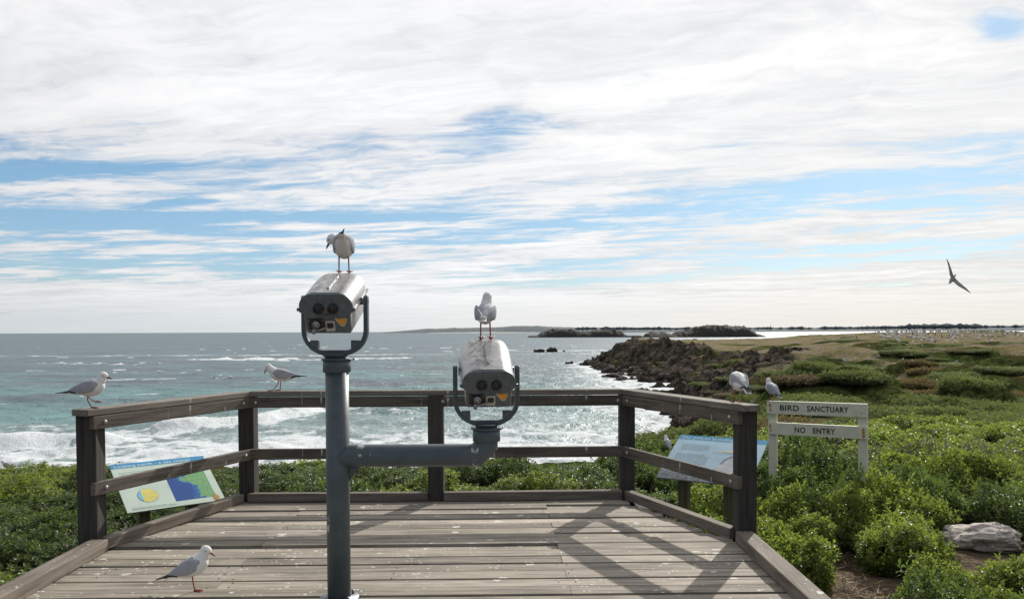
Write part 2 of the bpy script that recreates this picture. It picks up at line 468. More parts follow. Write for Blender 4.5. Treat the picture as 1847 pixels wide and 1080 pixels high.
def terrain(x, y):
    """height and masks of the ground at arrays x, y"""
    x = np.asarray(x, float); y = np.asarray(y, float)
    hr = np.interp(y, HR_Y, HR_Z); hl = np.interp(y, HL_Y, HL_Z)
    hr = hr - 2.1 * (1 - sstep(.28, .46, x / np.maximum(y, 1.0))) * sstep(110, 150, y) + .9 * np.exp(-((x - 37) / 7) ** 2) * sstep(170, 200, y)
    w = sstep(.10, .36, x / np.maximum(y, 6.0))
    w = np.where(y < 6, sstep(0.5, 2.5, x), w)
    z_near = hl * (1 - w) + hr * w
    for hx, hy, sx_, sy_, hh_ in ((25.5, 62, 4.6, 5.0, 2.0), (37, 66, 6, 3.5, .8), (46, 74, 11, 5.5, 1.7), (66, 104, 15, 7, 1.3), (41, 97, 7, 5, .9), (33, 48, 7, 4, -.7), (52, 90, 14, 4, -.9)):
        z_near = z_near + hh_ * np.exp(-(((x - hx) / sx_) ** 2 + ((y - hy) / sy_) ** 2))
    wx, wy = (fbm(x / 9, y / 9, 4, 5) - .5) * 9, (fbm(x / 9, y / 9, 4, 9) - .5) * 9
    xs = np.interp(y + wy, XS_Y, XS_X); xr = np.interp(y + wy, XR_Y, XR_X)
    t = (x + wx * .8 - xs) / (xr - xs)
    prof = np.interp(t, PR_T, PR_S)
    zb = SEA - .25
    z_head = zb + (np.maximum(hr, zb) - zb) * prof + np.minimum(hr - zb, 0)
    b = sstep(82, 104, y)
    z = z_near * (1 - b) + z_head * b
    z = z - 5.2 * np.exp(-(((x - 28) / 8.5) ** 2 + ((y - 74) / 12) ** 2))
    slope = b * sstep(-.1, .15, t) * (1 - sstep(.95, 1.25, t))
    slope = np.maximum(slope, (1 - b) * sstep(48, 66, y) * sstep(.10, .16, x / np.maximum(y, 1)) * (1 - sstep(.26, .34, x / np.maximum(y, 1))))
    rg = ridged(x / 7, y / 7, 5, 31)
    z = z + slope * ((rg - .66) * 4.2 + (ridged(x / 2.6, y / 2.6, 4, 77) - .62) * 2.2)
    # ledges
    zq = np.floor(z / .9) * .9 + .9 * sstep(.55, .95, (z / .9) % 1.0)
    z = z + (zq - z) * slope * .55
    far = sstep(30, 60, y) * (1 - slope)
    veg = sstep(.40, .58, fbm(x / 13, y / 16, 4, 3) + .36 * (1 - sstep(62, 118, y)) - .20 * sstep(100, 160, y))
    hum = 1.0 * sstep(.42, .66, fbm(x / 6.5, y / 5.0, 3, 51)) * .62 + sstep(.45, .62, fbm(x / 2.6, y / 2.2, 3, 52)) * .25
    veg = np.maximum(veg, 1.5 * hum * (1 - sstep(80, 110, y)))
    z = z + far * ((fbm(x / 15, y / 15, 4, 21) - .5) * 3.4 * (1 - .8 * sstep(120, 180, y)) * sstep(38, 60, y) * sstep(.12, .22, x / np.maximum(y, 6.0)) + hum * (1 - .9 * sstep(85, 130, y)) * sstep(.12, .22, x / np.maximum(y, 6.0)) + veg * .85 * (1 - .65 * sstep(85, 130, y)) * (fbm(x / 3.2, y / 3.2, 4, 8)))
    z = z + (1 - far) * (1 - slope) * (fbm(x / 1.1, y / 1.1, 3, 4) - .5) * .16
    return z, slope, veg * (1 - slope) * far, sstep(24, 40, y)

def tz(x, y):
    return float(terrain(np.array([x]), np.array([y]))[0][0])

def grid_mesh(name, th, rr, zfun, m, attrs_fun):
    T, Q = np.meshgrid(th, rr)
    X, Y = np.sin(T) * Q, np.cos(T) * Q
    Z, A = zfun(X, Y)
    nr, nt = T.shape
    v = np.stack([X.ravel(), Y.ravel(), Z.ravel()], 1)
    i = np.arange(nr - 1)[:, None] * nt + np.arange(nt - 1)[None, :]
    f = np.stack([i, i + 1, i + nt + 1, i + nt], -1).reshape(-1, 4)[:, ::-1]
    return mesh_np(name, v, f, m, {k: a.ravel() for k, a in A.items()})

def groundmat():
    m, t = mat('coastal_ground')
    p = t.pos()
    rock, veg, far = t.attr('rock'), t.attr('veg'), t.attr('far')
    n = t.noise(p, .22, 6, .65, .3); n2 = t.noise(p, 1.4, 6, .7, .2); n3 = t.noise(p, 7, 4, .7)
    soil = t.mix(t.ramp(n2, .3, .7), (.085, .064, .046), (.19, .145, .105))
    soil = t.mix(t.mul(t.ramp(n3, .5, .64), .6), soil, (.27, .21, .15))
    sand = t.mix(t.ramp(n2, .3, .7), (.25, .205, .150), (.37, .310, .235))
    straw = t.mix(t.ramp(n3, .3, .7), (.16, .145, .060), (.31, .25, .125))
    top = t.mix(t.ramp(n, .42, .60), sand, straw)
    g = t.mix(t.ramp(n2, .3, .72), (.050, .070, .022), (.145, .186, .058))
    g = t.mix(t.ramp(n3, .36, .62, .55, 0), g, (.012, .018, .006))
    br = t.mix(t.ramp(n3, .3, .7), (.07, .05, .022), (.15, .095, .045))
    g = t.mix(t.ramp(t.noise(p, .16, 5, .65), .50, .62, 0, .75), g, br)
    cl = t.noise(p, 2.6, 5, .7, .3)
    g = t.mix(t.ramp(cl, .34, .60, .75, 0), g, (.012, .018, .006))
    top = t.mix(t.ramp(cl, .36, .58, .5, 0), top, t.mix(.6, (.05, .045, .02), g))
    top = t.mix(t.ramp(t.add(veg, t.mul(t.sub(cl, .5), 1.4)), .30, .55), top, g)
    nr = t.noise(p, .55, 7, .72, .4)
    rk = t.mix(t.ramp(nr, .34, .68), (.048, .041, .035), (.215, .176, .138))
    rk = t.mix(t.mul(t.ramp(n3, .50, .60), .75), rk, (.022, .018, .015))
    rk = t.mix(t.ramp(t.noise(p, .17, 5, .65), .54, .62, 0, .92), rk, t.mix(.65, (.11, .09, .045), g))
    rk = t.mix(t.ramp(t.noise(t.vadd(p, (40, 9, 0)), .25, 4, .6), .60, .70, 0, .8), rk, (.33, .27, .20))
    ed = t.vor(t.vadd(t.vmul(p, (.40, .40, .75)), t.vmul(t.noise(p, .9, 4, .6, 0, 1), (1.1, 1.1, 1.1))), 1.0, 'DISTANCE_TO_EDGE')
    rk = t.mix(t.ramp(ed, .0, .09, .85, 0), rk, (.014, .012, .010))
    z = t.sep(p)[2]
    rk = t.mix(t.ramp(t.add(z, t.mul(nr, 1.6)), SEA + 1.0, SEA + 3.0, .85, 0), rk, (.026, .023, .020))
    c = t.mix(far, soil, top)
    c = t.mix(t.ramp(t.add(rock, t.mul(t.sub(nr, .5), .5)), .3, .55), c, rk)
    h = t.add(t.mul(n2, .5), t.mul(n3, .25))
    t.out(t.bsdf(c, .92, 0, t.bump(t.add(t.add(h, t.mul(t.noise(p, 2.6, 5, .7, .3), .8)), t.mul(nr, rock)), 1.0, .5), 0.0).outputs[0])
    return m
fine = np.arange(-46, 46.01, .16)
th = np.radians(np.concatenate([np.arange(-180, -46, 6), fine, np.arange(50, 181, 6)]))
rr = np.concatenate([[.3, 1.2, 2.2], np.geomspace(3, 14, 60), np.geomspace(14.25, 60, 90), np.geomspace(60.6, 300, 210), np.geomspace(306, 900, 16)])
def gz(X, Y):
    z, s, v, f = terrain(X, Y)
    inside = (X > -3.0) & (X < 1.7) & (Y < 7.4)
    z = np.where(inside, np.minimum(z, -.45), z)
    return z, {'rock': s, 'veg': v, 'far': f}
ground = grid_mesh('ground', th, rr, gz, groundmat(), None)
tag(ground, kind='structure')

# ------------------------------------------------------------------ sea
BREAK = [  # crest polylines in world metres: points, half width behind crest, height, strength
    ([(-75, 63), (-52, 66), (-43, 67), (-36, 70), (-33, 73)], 9, .9, 1.2),
    ([(-52, 58), (-43, 60), (-36, 62), (-30, 64)], 5, .5, 1.0),
    ([(-36, 74.5), (-32, 79), (-29.5, 83), (-28, 86), (-25, 95), (-23.8, 101)], 4.5, .75, 1.1),
    ([(-23, 99), (-19, 96), (-14, 93), (-10, 92)], 3.5, .45, .65),
    ([(-150, 258), (-122, 246), (-108, 240)], 6, .5, .8),
    ([(-133, 292), (-110, 292), (-92, 287), (-74, 283), (-52, 292), (-30, 300)], 9, .6, 1.15),
    ([(-90, 196), (-84, 193)], 3, .5, .8),
    ([(-64, 170), (-58, 168)], 3, .5, .8),
    ([(-260, 900), (-190, 930), (-150, 935)], 26, .8, .7),
    ([(-30, 430), (10, 405), (40, 395), (75, 400)], 12, .4, 1.0),
    ([(20, 1180), (60, 1190), (110, 1190)], 20, .3, .6),
]
def seg_dist(X, Y, pts):
    best = np.full(X.shape, 1e9); sgn = np.zeros(X.shape); along = np.zeros(X.shape)
    tot = 0
    for (x0, y0), (x1, y1) in zip(pts[:-1], pts[1:]):
        dx, dy = x1 - x0, y1 - y0; L = math.hypot(dx, dy)
        t = np.clip(((X - x0) * dx + (Y - y0) * dy) / L ** 2, 0, 1)
        qx, qy = X - x0 - t * dx, Y - y0 - t * dy
        d = np.hypot(qx, qy)
        s = np.sign(dx * qy - dy * qx)
        k = d < best
        best = np.where(k, d, best); sgn = np.where(k, s, sgn); along = np.where(k, tot + t * L, along)
        tot += L
    return best, sgn, along / tot
def seaz(X, Y):
    D = np.hypot(X, Y)
    amp = 1 / (1 + (D / 500) ** 2)
    Z = np.zeros(X.shape)
    rs = random.Random(3)
    for i in range(16):
        L = rs.uniform(2.5, 16); a = R(rs.gauss(248, 24)); k = 2 * math.pi / L
        ph = (X * math.cos(a) + Y * math.sin(a)) * k + rs.uniform(0, 6.28) + 3 * fbm(X / 40, Y / 40, 2, 40 + i)
        Z += (1 - np.abs(np.sin(ph / 2))) * .011 * L * rs.uniform(.5, 1) * sstep(9e9, 0, D * 0) * np.exp(-(D / (L * 55)) ** 2)
    Z += (fbm(X / 3, Y / 3, 4, 90) - .5) * .34 * np.exp(-(D / 260) ** 2)
    Z *= amp * (.8 + .7 * fbm(X / 60, Y / 60, 3, 70))
    foam = np.zeros(X.shape)
    nz = fbm(X / 2.2, Y / 2.2, 4, 61); nb = fbm(X / 9, Y / 9, 4, 62)
    for pts, wd, h, st in BREAK:
        jit = (fbm(X / (wd * 1.2), Y / (wd * 1.2), 3, 55) - .5) * wd * .8
        d, s, al = seg_dist(X, Y + jit, pts)
        sd = d * s                                   # positive = seaward side
        ends = sstep(0, .12, al) * sstep(1, .88, al)
        ridge = np.exp(-(sd / (wd * .22)) ** 2)
        Z += ridge * h * ends * (.6 + .8 * nb)
        f = np.where(sd > 0, np.exp(-(sd / (wd * .28)) ** 2), np.exp(-(sd / wd) ** 2))
        foam = np.maximum(foam, f * ends * st * (.35 + 1.0 * nz))
    gt, gs, _, _ = terrain(X, Y)
    shore = sstep(SEA - 2.6, SEA - .3, gt) * sstep(30, 50, Y)
    foam = np.maximum(foam, shore * (.25 + 1.1 * nz) * .95)
    # foam lace in the surf zone near the beach
    surf = sstep(118, 78, D) * sstep(-75, -20, X)
    lace = sstep(.52, .66, ridged(X / 7 + 2 * nb, Y / 5, 4, 81)) * surf
    foam = np.maximum(foam, lace * .36 * (.4 + nz))
    # scattered whitecaps
    wc = sstep(.77, .82, fbm(X / 8, Y / 5, 5, 95) + .05 * fbm(X / 90, Y / 60, 2, 96)) * sstep(60, 120, D) * sstep(1500, 300, D)
    foam = np.maximum(foam, wc * .9)
    head = sstep(40, 8, np.hypot((X - 14) / 1.0, (Y - 185) / 3.2)) * sstep(.46, .66, fbm(X / 7, Y / 7, 4, 44))
    foam = np.maximum(foam, head * .5)
    teal = sstep(330, 110, D) * (.35 + .65 * sstep(.38, .62, fbm(X / 40, Y / 22, 4, 12)))
    reef = sstep(.52, .66, fbm(X / 26, Y / 12, 4, 33)) * sstep(420, 250, D) * sstep(105, 140, D)
    shal = np.maximum(surf, shore)
    return SEA + Z, {'foam': foam, 'teal': teal, 'reef': reef, 'surf': shal}
def seamat():
    m, t = mat('sea_water')
    p = t.pos()
    x, y, z = t.sep(p)
    foam, teal, reef, surf = (t.attr(k) for k in ('foam', 'teal', 'reef', 'surf'))
    base = t.mix(teal, (.095, .145, .165), (.105, .235, .230))
    base = t.mix(t.mul(reef, .75), base, (.075, .085, .105))
    base = t.mix(t.mul(surf, .75), base, (.27, .33, .325))
    w1 = t.noise(t.comb(t.mul(x, .35), t.mul(y, .22), z), 1.0, 5, .62, .4)
    w2 = t.noise(t.comb(t.mul(x, 1.6), t.mul(y, 1.1), z), 1.0, 4, .6, .3)
    w3 = t.noise(t.comb(t.mul(x, .05), t.mul(y, .02), z), 1.0, 4, .6, .3)
    base = t.mix(t.ramp(w1, .40, .62, .55, 0), base, t.mix(.5, base, (.02, .035, .045)))
    base = t.mix(t.ramp(w3, .42, .62, .0, .4), base, (.03, .055, .07))
    fn = t.noise(t.comb(t.mul(x, .9), t.mul(y, .6), z), 1.0, 6, .72, .5)
    fm = t.ramp(t.add(foam, t.mul(t.sub(fn, .5), 1.5)), .42, .78)
    h = t.add(t.mul(w1, 1.0), t.mul(w2, .20))
    nb = t.bump(h, .9, .95)
    b = t.bsdf(base, .42, 0, nb, .5); b.inputs['IOR'].default_value = 1.33
    fb = t.bsdf(t.mix(fn, (.46, .51, .53), (.80, .81, .81)), .9, 0, t.bump(fn, .6, .5), .2)  # noise lows coloured darker: shading painted into the foam
    mx = t.n.new('ShaderNodeMixShader'); t.l.new(fm, mx.inputs[0]); t.l.new(b.outputs[0], mx.inputs[1]); t.l.new(fb.outputs[0], mx.inputs[2])
    t.out(mx.outputs[0])
    return m
fine = np.arange(-44, 44.01, .13)
th = np.radians(np.concatenate([np.arange(-180, -44, 8), fine, np.arange(48, 181, 8)]))
rr = np.concatenate([1 / np.linspace(1 / 34., 1 / 2500., 330), [3500, 5000, 8000, 14000, 30000, 90000]])
sea = grid_mesh('sea', th, rr, seaz, seamat(), None)
tag(sea, kind='structure')

# ------------------------------------------------------------------ rocks
def rock_mesh(name, seed, m, sx=1, sy=1, sz=1, rough=.55, sub=4):
    bm = bmesh.new(); bmesh.ops.create_icosphere(bm, subdivisions=sub, radius=1)
    co = np.array([v.co for v in bm.verts])
    def n3(q, s): return (fbm(q[:, 0] * s + seed * 3.1, q[:, 1] * s + q[:, 2] * s * .8, 4, seed) + fbm(q[:, 2] * s + seed, q[:, 0] * s * .7 - q[:, 1] * s, 4, seed + 5)) - 1
    rg = 1 + rough * n3(co, 1.6) * 1.3 + rough * .5 * n3(co, 4.5)
    q = co * rg[:, None]
    q = np.sign(q) * np.abs(q) ** .82
    q *= np.array([sx, sy, sz])
    for v, c in zip(bm.verts, q): v.co = c
    me = bpy.data.meshes.new(name); bm.to_mesh(me); bm.free()
    me.materials.append(m)
    return me
boulder_meshes = [rock_mesh('boulder', s, M['rock'], 1, rnd.uniform(.7, 1.2), rnd.uniform(.55, .9), .7, 3) for s in range(6)]
nb_, tries = 0, 0
while nb_ < 150 and tries < 6000:
    tries += 1
    y = rnd.uniform(84, 250); xs = np.interp(y, XS_Y, XS_X); xr = np.interp(y, XR_Y, XR_X)
    t_ = rnd.gauss(.12, .17)
    if not -.32 < t_ < .6: continue
    x = xs + (xr - xs) * t_
    z = tz(x, y)
    if z < SEA - 1.5: continue
    s = rnd.choice([.6, .8, 1.0, 1.3, 1.8]) * rnd.uniform(.7, 1.1) * (1.15 if y > 150 else .75)
    o = bpy.data.objects.new('shore_boulder', boulder_meshes[nb_ % 6]); link(o)
    o.location = (x, y, max(z, SEA - .3) + s * .10); o.scale = (s, s, s * rnd.uniform(.8, 1.25)); o.rotation_euler = (rnd.uniform(-.3, .3), rnd.uniform(-.3, .3), rnd.uniform(0, 6.3))
    tag(o, 'dark weathered boulder in the jumble along the headland shore', 'boulder', 'boulders along the headland shore')
    nb_ += 1
for x, y, s, h, lab in [(23.2, 228, 2.3, 1.0, 'low dark rock slab at the seaward tip of the headland point'),
                     (26.8, 229, 2.6, 2.6, 'tall blocky rock stack near the headland tip, left of its twin'),
                     (29.6, 228, 1.9, 2.7, 'narrow upright rock stack beside the blocky one on the headland point'),
                     (32.0, 226, 3.0, 2.5, 'broad dark rock shoulder between the stacks and the headland cliff'),
                     (36.0, 224, 3.0, 4.2, 'high craggy rock buttress under the end of the headland'),
                     (17.8, 91.0, 1.15, .75, 'small brown rock awash in the cove just above the shrubs'),
                     (19.6, 92.0, .8, .4, 'flat dark rock beside the brown one awash in the cove')]:
    o = bpy.data.objects.new('rock_stack', rock_mesh('rock_stack', int(x * 7), M['rock'], 1, 1, 1, .75, 4)); link(o)
    o.location = (x, y, SEA + h * .35); o.scale = (s, s, h); tag(o, lab, 'rock')
for x, y, s, h, lab in [(12.8, 378, 2.2, 1.5, 'low dark rock in open water, left of the two sea rocks'),
                        (19.3, 380, 2.6, 2.6, 'peaked dark rock in open water, right of the two sea rocks'),
                        (25.0, 383, .6, .7, 'tiny dark rock beside the peaked sea rock'),
                        (193, 1265, 14, 2.6, 'long low reef rock between the two rocky islands')]:
    o = bpy.data.objects.new('sea_rock', rock_mesh('sea_rock', int(x) + 3, M['rock'] if y < 500 else M['isle'], 1, .7, 1, .7, 3)); link(o)
    o.location = (x, y, SEA); o.scale = (s, s, h); tag(o, lab, 'rock')

def island(name, label, cx, cy, prof, depth, seed):
    xs = np.linspace(prof[0][0], prof[-1][0], 150); ys = np.linspace(-depth, depth, 26)
    X, Y = np.meshgrid(xs, ys)
    H = np.interp(X, [p[0] for p in prof], [p[1] for p in prof])
    e = 1 - (np.abs(Y) / depth) ** 4
    Z = H * e * (.78 + .34 * fbm(X / 14, Y / 14, 4, seed)) + (ridged(X / 9, Y / 9, 5, seed + 3) - .6) * 5.0 * np.clip(H / 5, 0, 1) * e - .8
    v = np.stack([X.ravel() + cx, Y.ravel() + cy, Z.ravel() + SEA], 1)
    n = len(xs); i = np.arange(len(ys) - 1)[:, None] * n + np.arange(n - 1)[None, :]
    f = np.stack([i, i + 1, i + n + 1, i + n], -1).reshape(-1, 4)
    o = mesh_np(name, v, f, M['isle'])
    return tag(o, label, 'island')
island('rocky_island', 'flat dark rocky island in two humps, left of the two islands offshore', 0, 1300,
       [(24, 0), (28, 3), (42, 3.5), (48, 8), (60, 12), (75, 14), (95, 13), (112, 9.5), (126, 9), (138, 12), (152, 13.5), (168, 13), (178, 10), (182, 5), (188, 3), (190, 0)], 34, 4)
island('rocky_island', 'higher dark rocky island with a broad flat top behind the headland tip', 0, 1250,
       [(209, 0), (212, 6), (220, 9), (228, 7), (236, 8.5), (248, 6), (252, 3.5), (256, 7), (264, 10), (270, 9), (280, 14), (292, 18), (318, 19.5), (345, 18.5), (362, 18), (370, 13), (378, 6), (388, 3), (391, 0)], 40, 9)

# ------------------------------------------------------------------ far coast
def coastmat(name, a, b, sc):
    m, t = mat(name)
    p = t.pos()
    n = t.noise(p, sc, 6, .65)
    c = t.mix(t.ramp(n, .35, .65), a, b)
    t.out(t.bsdf(c, .95, 0, None, .1).outputs[0])
    return m
M['coast'] = coastmat('distant_wooded_coast', (.115, .135, .148), (.155, .170, .175), .02)  # distance haze is mixed into this blue-grey base colour
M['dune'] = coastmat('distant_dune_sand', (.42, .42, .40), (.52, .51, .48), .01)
M['coast_tree'] = coastmat('distant_tree_crowns', (.125, .145, .155), (.165, .182, .185), .05)  # crowns greyed in the colour as well, in place of haze
D0 = 6000
px_prof = [(690, 0), (720, 2), (745, 4), (775, 7), (800, 7), (850, 8.5), (885, 9.5), (920, 10), (965, 11), (1000, 9.5), (1040, 7), (1080, 7.5), (1130, 7), (1200, 6.5), (1300, 6), (1400, 6), (1500, 6), (1600, 7), (1700, 9), (1780, 8.5), (1850, 9), (2050, 9), (2300, 6), (2400, 0)]
xs = np.arange(690, 2400, 2.0); X0 = (xs - 923.5) / 1437 * D0
hh = np.interp(xs, [p[0] for p in px_prof], [p[1] for p in px_prof]) * D0 / 1437
bump = fbm(xs / 22, xs * 0 + 3, 5, 2)
rows = []
for k, (dy, fz) in enumerate([(-60, 0), (-20, .10), (60, .55), (200, 1.0), (900, .9), (1500, 0)]):
    rows.append(np.stack([X0 * (D0 + dy) / D0, np.full(xs.shape, D0 + dy + 0.0), SEA + (hh * (.78 + .35 * bump) + 8) * fz - (1.5 if fz == 0 else 0)], 1))
v = np.concatenate(rows); n = len(xs)
i = np.arange(len(rows) - 1)[:, None] * n + np.arange(n - 1)[None, :]
f = np.stack([i, i + 1, i + n + 1, i + n], -1).reshape(-1, 4)
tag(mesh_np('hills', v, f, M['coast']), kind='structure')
# pale beach under the hills
bx = (np.arange(770, 980, 4) - 923.5) / 1437 * (D0 - 80); w_ = np.linspace(0, 1, len(bx))
v = np.concatenate([np.stack([bx, bx * 0 + D0 - 110, bx * 0 + SEA - .5], 1), np.stack([bx, bx * 0 + D0 - 30, SEA + 7 * np.sin(w_ * math.pi) ** .5 * (.6 + .6 * fbm(bx / 90, bx * 0, 3, 8))], 1)])
n = len(bx); i = np.arange(n - 1)
tag(mesh_np('beach', v, np.stack([i, i + 1, i + n + 1, i + n], 1), M['dune']), kind='structure')
# wood along the coast: many crowns that read as one mass
verts, faces = [], []
bm = bmesh.new(); bmesh.ops.create_icosphere(bm, subdivisions=1, radius=1)
ico_v = np.array([q.co for q in bm.verts]); ico_f = np.array([[q.index for q in fc.verts] for fc in bm.faces]); bm.free()
k = 0
for j in range(1500):
    p = rnd.uniform(1040, 2300)
    dens = .25 + .75 * (1 if 1560 < p < 1780 else 0) + .35 * (1 if 1040 < p < 1250 else 0)
    if rnd.random() > dens: continue
    s = rnd.uniform(8, 17) * (1.5 if 1640 < p < 1760 else 1.0)
    dd = D0 - rnd.uniform(20, 60)
    c = np.array([(p - 923.5) / 1437 * dd, dd, SEA + 8 + np.interp(p, [q[0] for q in px_prof], [q[1] for q in px_prof]) * 2.2 + s * .4])
    verts.append(ico_v * np.array([s * rnd.uniform(1, 3.2), s, s * rnd.uniform(.4, .95)]) + c); faces.append(ico_f + k * len(ico_v)); k += 1
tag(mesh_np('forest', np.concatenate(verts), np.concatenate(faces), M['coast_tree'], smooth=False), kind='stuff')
pm = MB(); pm.smooth = True
pm.tube([(0, 0, 0), (0, 0, 44)], [1.6, .3], 6)
pm.smooth = False
for j in range(9):
    zz = 8 + j * 3.8; rr_ = (46 - zz) * .20
    pm.tube([(0, 0, zz), (0, 0, zz + 3.0)], [rr_, rr_ * .35], 7)
pine = None
for p, s, lab in [(1210, .75, 'spire-shaped pine alone on the far shore above the flat-topped island'),
                  (1390, 1.1, 'tall spire-shaped pine on the far shore right of the flat-topped island'),
                  (1555, .9, 'spire-shaped pine on the far shore above the sign, apart from the pair'),
                  (1589, .85, 'left one of the close pair of pines on the far shore'),
                  (1597, .85, 'right one of the close pair of pines on the far shore'),
                  (1627, 1.0, 'spire-shaped pine rising from the wood on the far shore right of the pair')]:
    if pine is None:
        o = pine = pm.build('pine_tree', M['coast_tree'])
    else:
        o = pine.copy(); COL.objects.link(o)
    o.location = ((p - 923.5) / 1437 * 5950, 5950, SEA + 8); o.scale = (s, s, s * .95)
    tag(o, lab, 'tree', 'pines on the far shore')

# ------------------------------------------------------------------ shrubs
def shrub_mesh(name, seed, m, tips=950, R0=.75, H0=.62, leaf=.046, per=11, flat=False, stem=True):
    r = np.random.default_rng(seed)
    n = tips
    u = r.uniform(-.12 if not flat else -.02, 1, n); a = r.uniform(0, 2 * np.pi, n)
    s = np.sqrt(1 - u * u)
    d = np.stack([s * np.cos(a), s * np.sin(a), u], 1)
    # lobes
    lob = np.zeros(n)
    for i in range(11):
        q = r.normal(size=3); q[2] = abs(q[2]); q /= np.linalg.norm(q)
        lob += r.uniform(.10, .30) * np.exp(-(1 - d @ q) / .10) - .02
    rad = .78 + lob + r.normal(0, .05, n)
    dep = np.where(r.random(n) < .28, r.uniform(.55, .9, n), 1.0)
    P = d * (rad * dep)[:, None] * np.array([R0, R0, H0])
    P[:, 2] += .02
    ax = d * np.array([.8, .8, .5]) + np.array([0, 0, .75]) + r.normal(0, .28, (n, 3))
    ax /= np.linalg.norm(ax, axis=1)[:, None]
    spr = r.random(n) < .10
    P[spr] += ax[spr] * r.uniform(.03, .13, (spr.sum(), 1))
    # leaves
    K = per
    j = np.arange(K)
    ref = np.where(np.abs(ax[:, 2:3]) > .9, np.array([[1., 0, 0]]), np.array([[0, 0, 1.]]))
    e1 = np.cross(ax, ref); e1 /= np.linalg.norm(e1, axis=1)[:, None]
    e2 = np.cross(ax, e1)
    ph = j[None, :] * 2.4 + r.uniform(0, 6.28, (n, 1)) + r.normal(0, .25, (n, K))
    el = .95 - .085 * (K - j[None, :]) * (11 / K) + r.normal(0, .18, (n, K))     # tip leaves upright, lower leaves spread
    el = np.clip(el, -.15, 1.3)
    dirv = ax[:, None, :] * np.sin(el)[..., None] + (e1[:, None, :] * np.cos(ph)[..., None] + e2[:, None, :] * np.sin(ph)[..., None]) * np.cos(el)[..., None]
    base = P[:, None, :] - ax[:, None, :] * ((K - j[None, :]) * leaf * .16)[..., None]
    L = leaf * r.uniform(.65, 1.2, (n, K))
    side = np.cross(dirv, ax[:, None, :] + r.normal(0, .25, (n, K, 3))); side /= np.linalg.norm(side, axis=2)[..., None] + 1e-6
    up = np.cross(side, dirv)
    w = L * r.uniform(.24, .33, (n, K))
    b0 = base; tip = base + dirv * L[..., None] - up * (L * .10)[..., None]
    mid = base + dirv * (L * .55)[..., None]
    l_ = mid + side * w[..., None] + up * (w * .35)[..., None]
    r_ = mid - side * w[..., None] + up * (w * .35)[..., None]
    V = np.stack([b0, l_, tip, r_], 2).reshape(-1, 3)
    q = np.arange(n * K) * 4
    F = np.concatenate([np.stack([q, q + 2, q + 1], 1), np.stack([q, q + 3, q + 2], 1)])
    sh = np.clip(dep[:, None] ** 3 * (.12 + .58 * np.clip(d[:, 2:3] + .25, 0, 1)) + .25 * (j[None, :] / K) + r.normal(0, .13, (n, K)), 0, 1).ravel()  # leaves deep inside and low on the crown darkened: shade put into colour
    dr = np.repeat(r.random(n), K)
    o = mesh_np(name, V, F, m, None, False, None, {'shade': np.concatenate([sh, sh]), 'dry': np.concatenate([dr, dr])})
    COL.objects.unlink(o)
    me = o.data; bpy.data.objects.remove(o)
    return me
def stem_mesh(seed):
    r = random.Random(seed); b = MB()
    for i in range(9):
        a = r.uniform(0, 6.28); q = r.uniform(.25, .5)
        b.tube([(0, 0, -.1), (math.cos(a) * q * .5, math.sin(a) * q * .5, .16), (math.cos(a) * q, math.sin(a) * q, r.uniform(.3, .42))], [.014, .010, .005], 5)
    me = bpy.data.meshes.new('stem'); me.from_pydata(b.v, [], b.f); me.materials.append(M['stem'])
    return me
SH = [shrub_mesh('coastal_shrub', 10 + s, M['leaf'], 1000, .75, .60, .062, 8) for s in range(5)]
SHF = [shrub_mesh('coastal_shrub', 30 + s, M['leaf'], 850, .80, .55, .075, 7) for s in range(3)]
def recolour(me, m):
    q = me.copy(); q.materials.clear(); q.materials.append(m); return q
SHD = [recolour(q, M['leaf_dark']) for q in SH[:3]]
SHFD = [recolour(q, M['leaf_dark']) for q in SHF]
ST = [stem_mesh(s) for s in range(3)]
def bare(x, y):
    return ((x - 2.65) / .72) ** 2 + ((y - 6.2) / .95) ** 2 < 1 or ((x - 3.2) / .68) ** 2 + ((y - 7.5) / .9) ** 2 < 1
def in_deck(x, y, r):
    xl = -3.25 if y < 6 else -3.25 + (y - 6) * .36
    xr_ = 1.92 if y < 6.1 else 1.92 - (y - 6.1) * .42
    return xl - r < x < xr_ + r and y < 7.78 + r
def place_shrub(x, y, s, hz, label, group, k, me=None):
    far = y > 13
    dark = vnoise(np.array([x / 2.6]), np.array([y / 2.6]), 71)[0] > .56
    me = me or ((SHFD if dark else SHF)[k % 3] if far else (SHD[k % 3] if dark else SH[k % 5]))
    o = bpy.data.objects.new('coastal_shrub', me); link(o)
    o.location = (x, y, tz(x, y) - .04); o.scale = (s, s, s * hz); o.rotation_euler = (0, 0, rnd.uniform(0, 6.3))
    tag(o, label, 'shrub', group)
    if not far and y < 9.5:
        c = bpy.data.objects.new('stem', ST[k % 3]); link(c, o)
    return o
placed = []
k = 0
def try_place(x, y, s, hz, sp):
    global k
    for (a, b, q) in placed:
        if (a - x) ** 2 + (b - y) ** 2 < (sp * .5 + q * .5) ** 2: return False
    if in_deck(x, y, s * .62) or bare(x, y): return False
    if (x - 5.1) ** 2 + (y - 8.6) ** 2 < .40 or (abs(x / y - .593) < .105 and 6.9 < y < 8.7): return False
    side = 'left' if x < -2.9 - max(0, y - 8) * .08 else ('right' if x > 1.5 + max(0, y - 8) * .10 else 'back')
    lab, grp = {'left': ('green leafy coastal shrub in the thicket beyond the left railing', 'shrubs left of the platform'),
                'back': ('green leafy coastal shrub in the hedge-like band behind the back railing', 'shrubs behind the platform'),
                'right': ('green leafy coastal shrub in the thicket right of the platform', 'shrubs right of the platform')}[side]
    placed.append((x, y, sp)); k += 1
    place_shrub(x, y, s, hz, lab, grp, k)
    return True
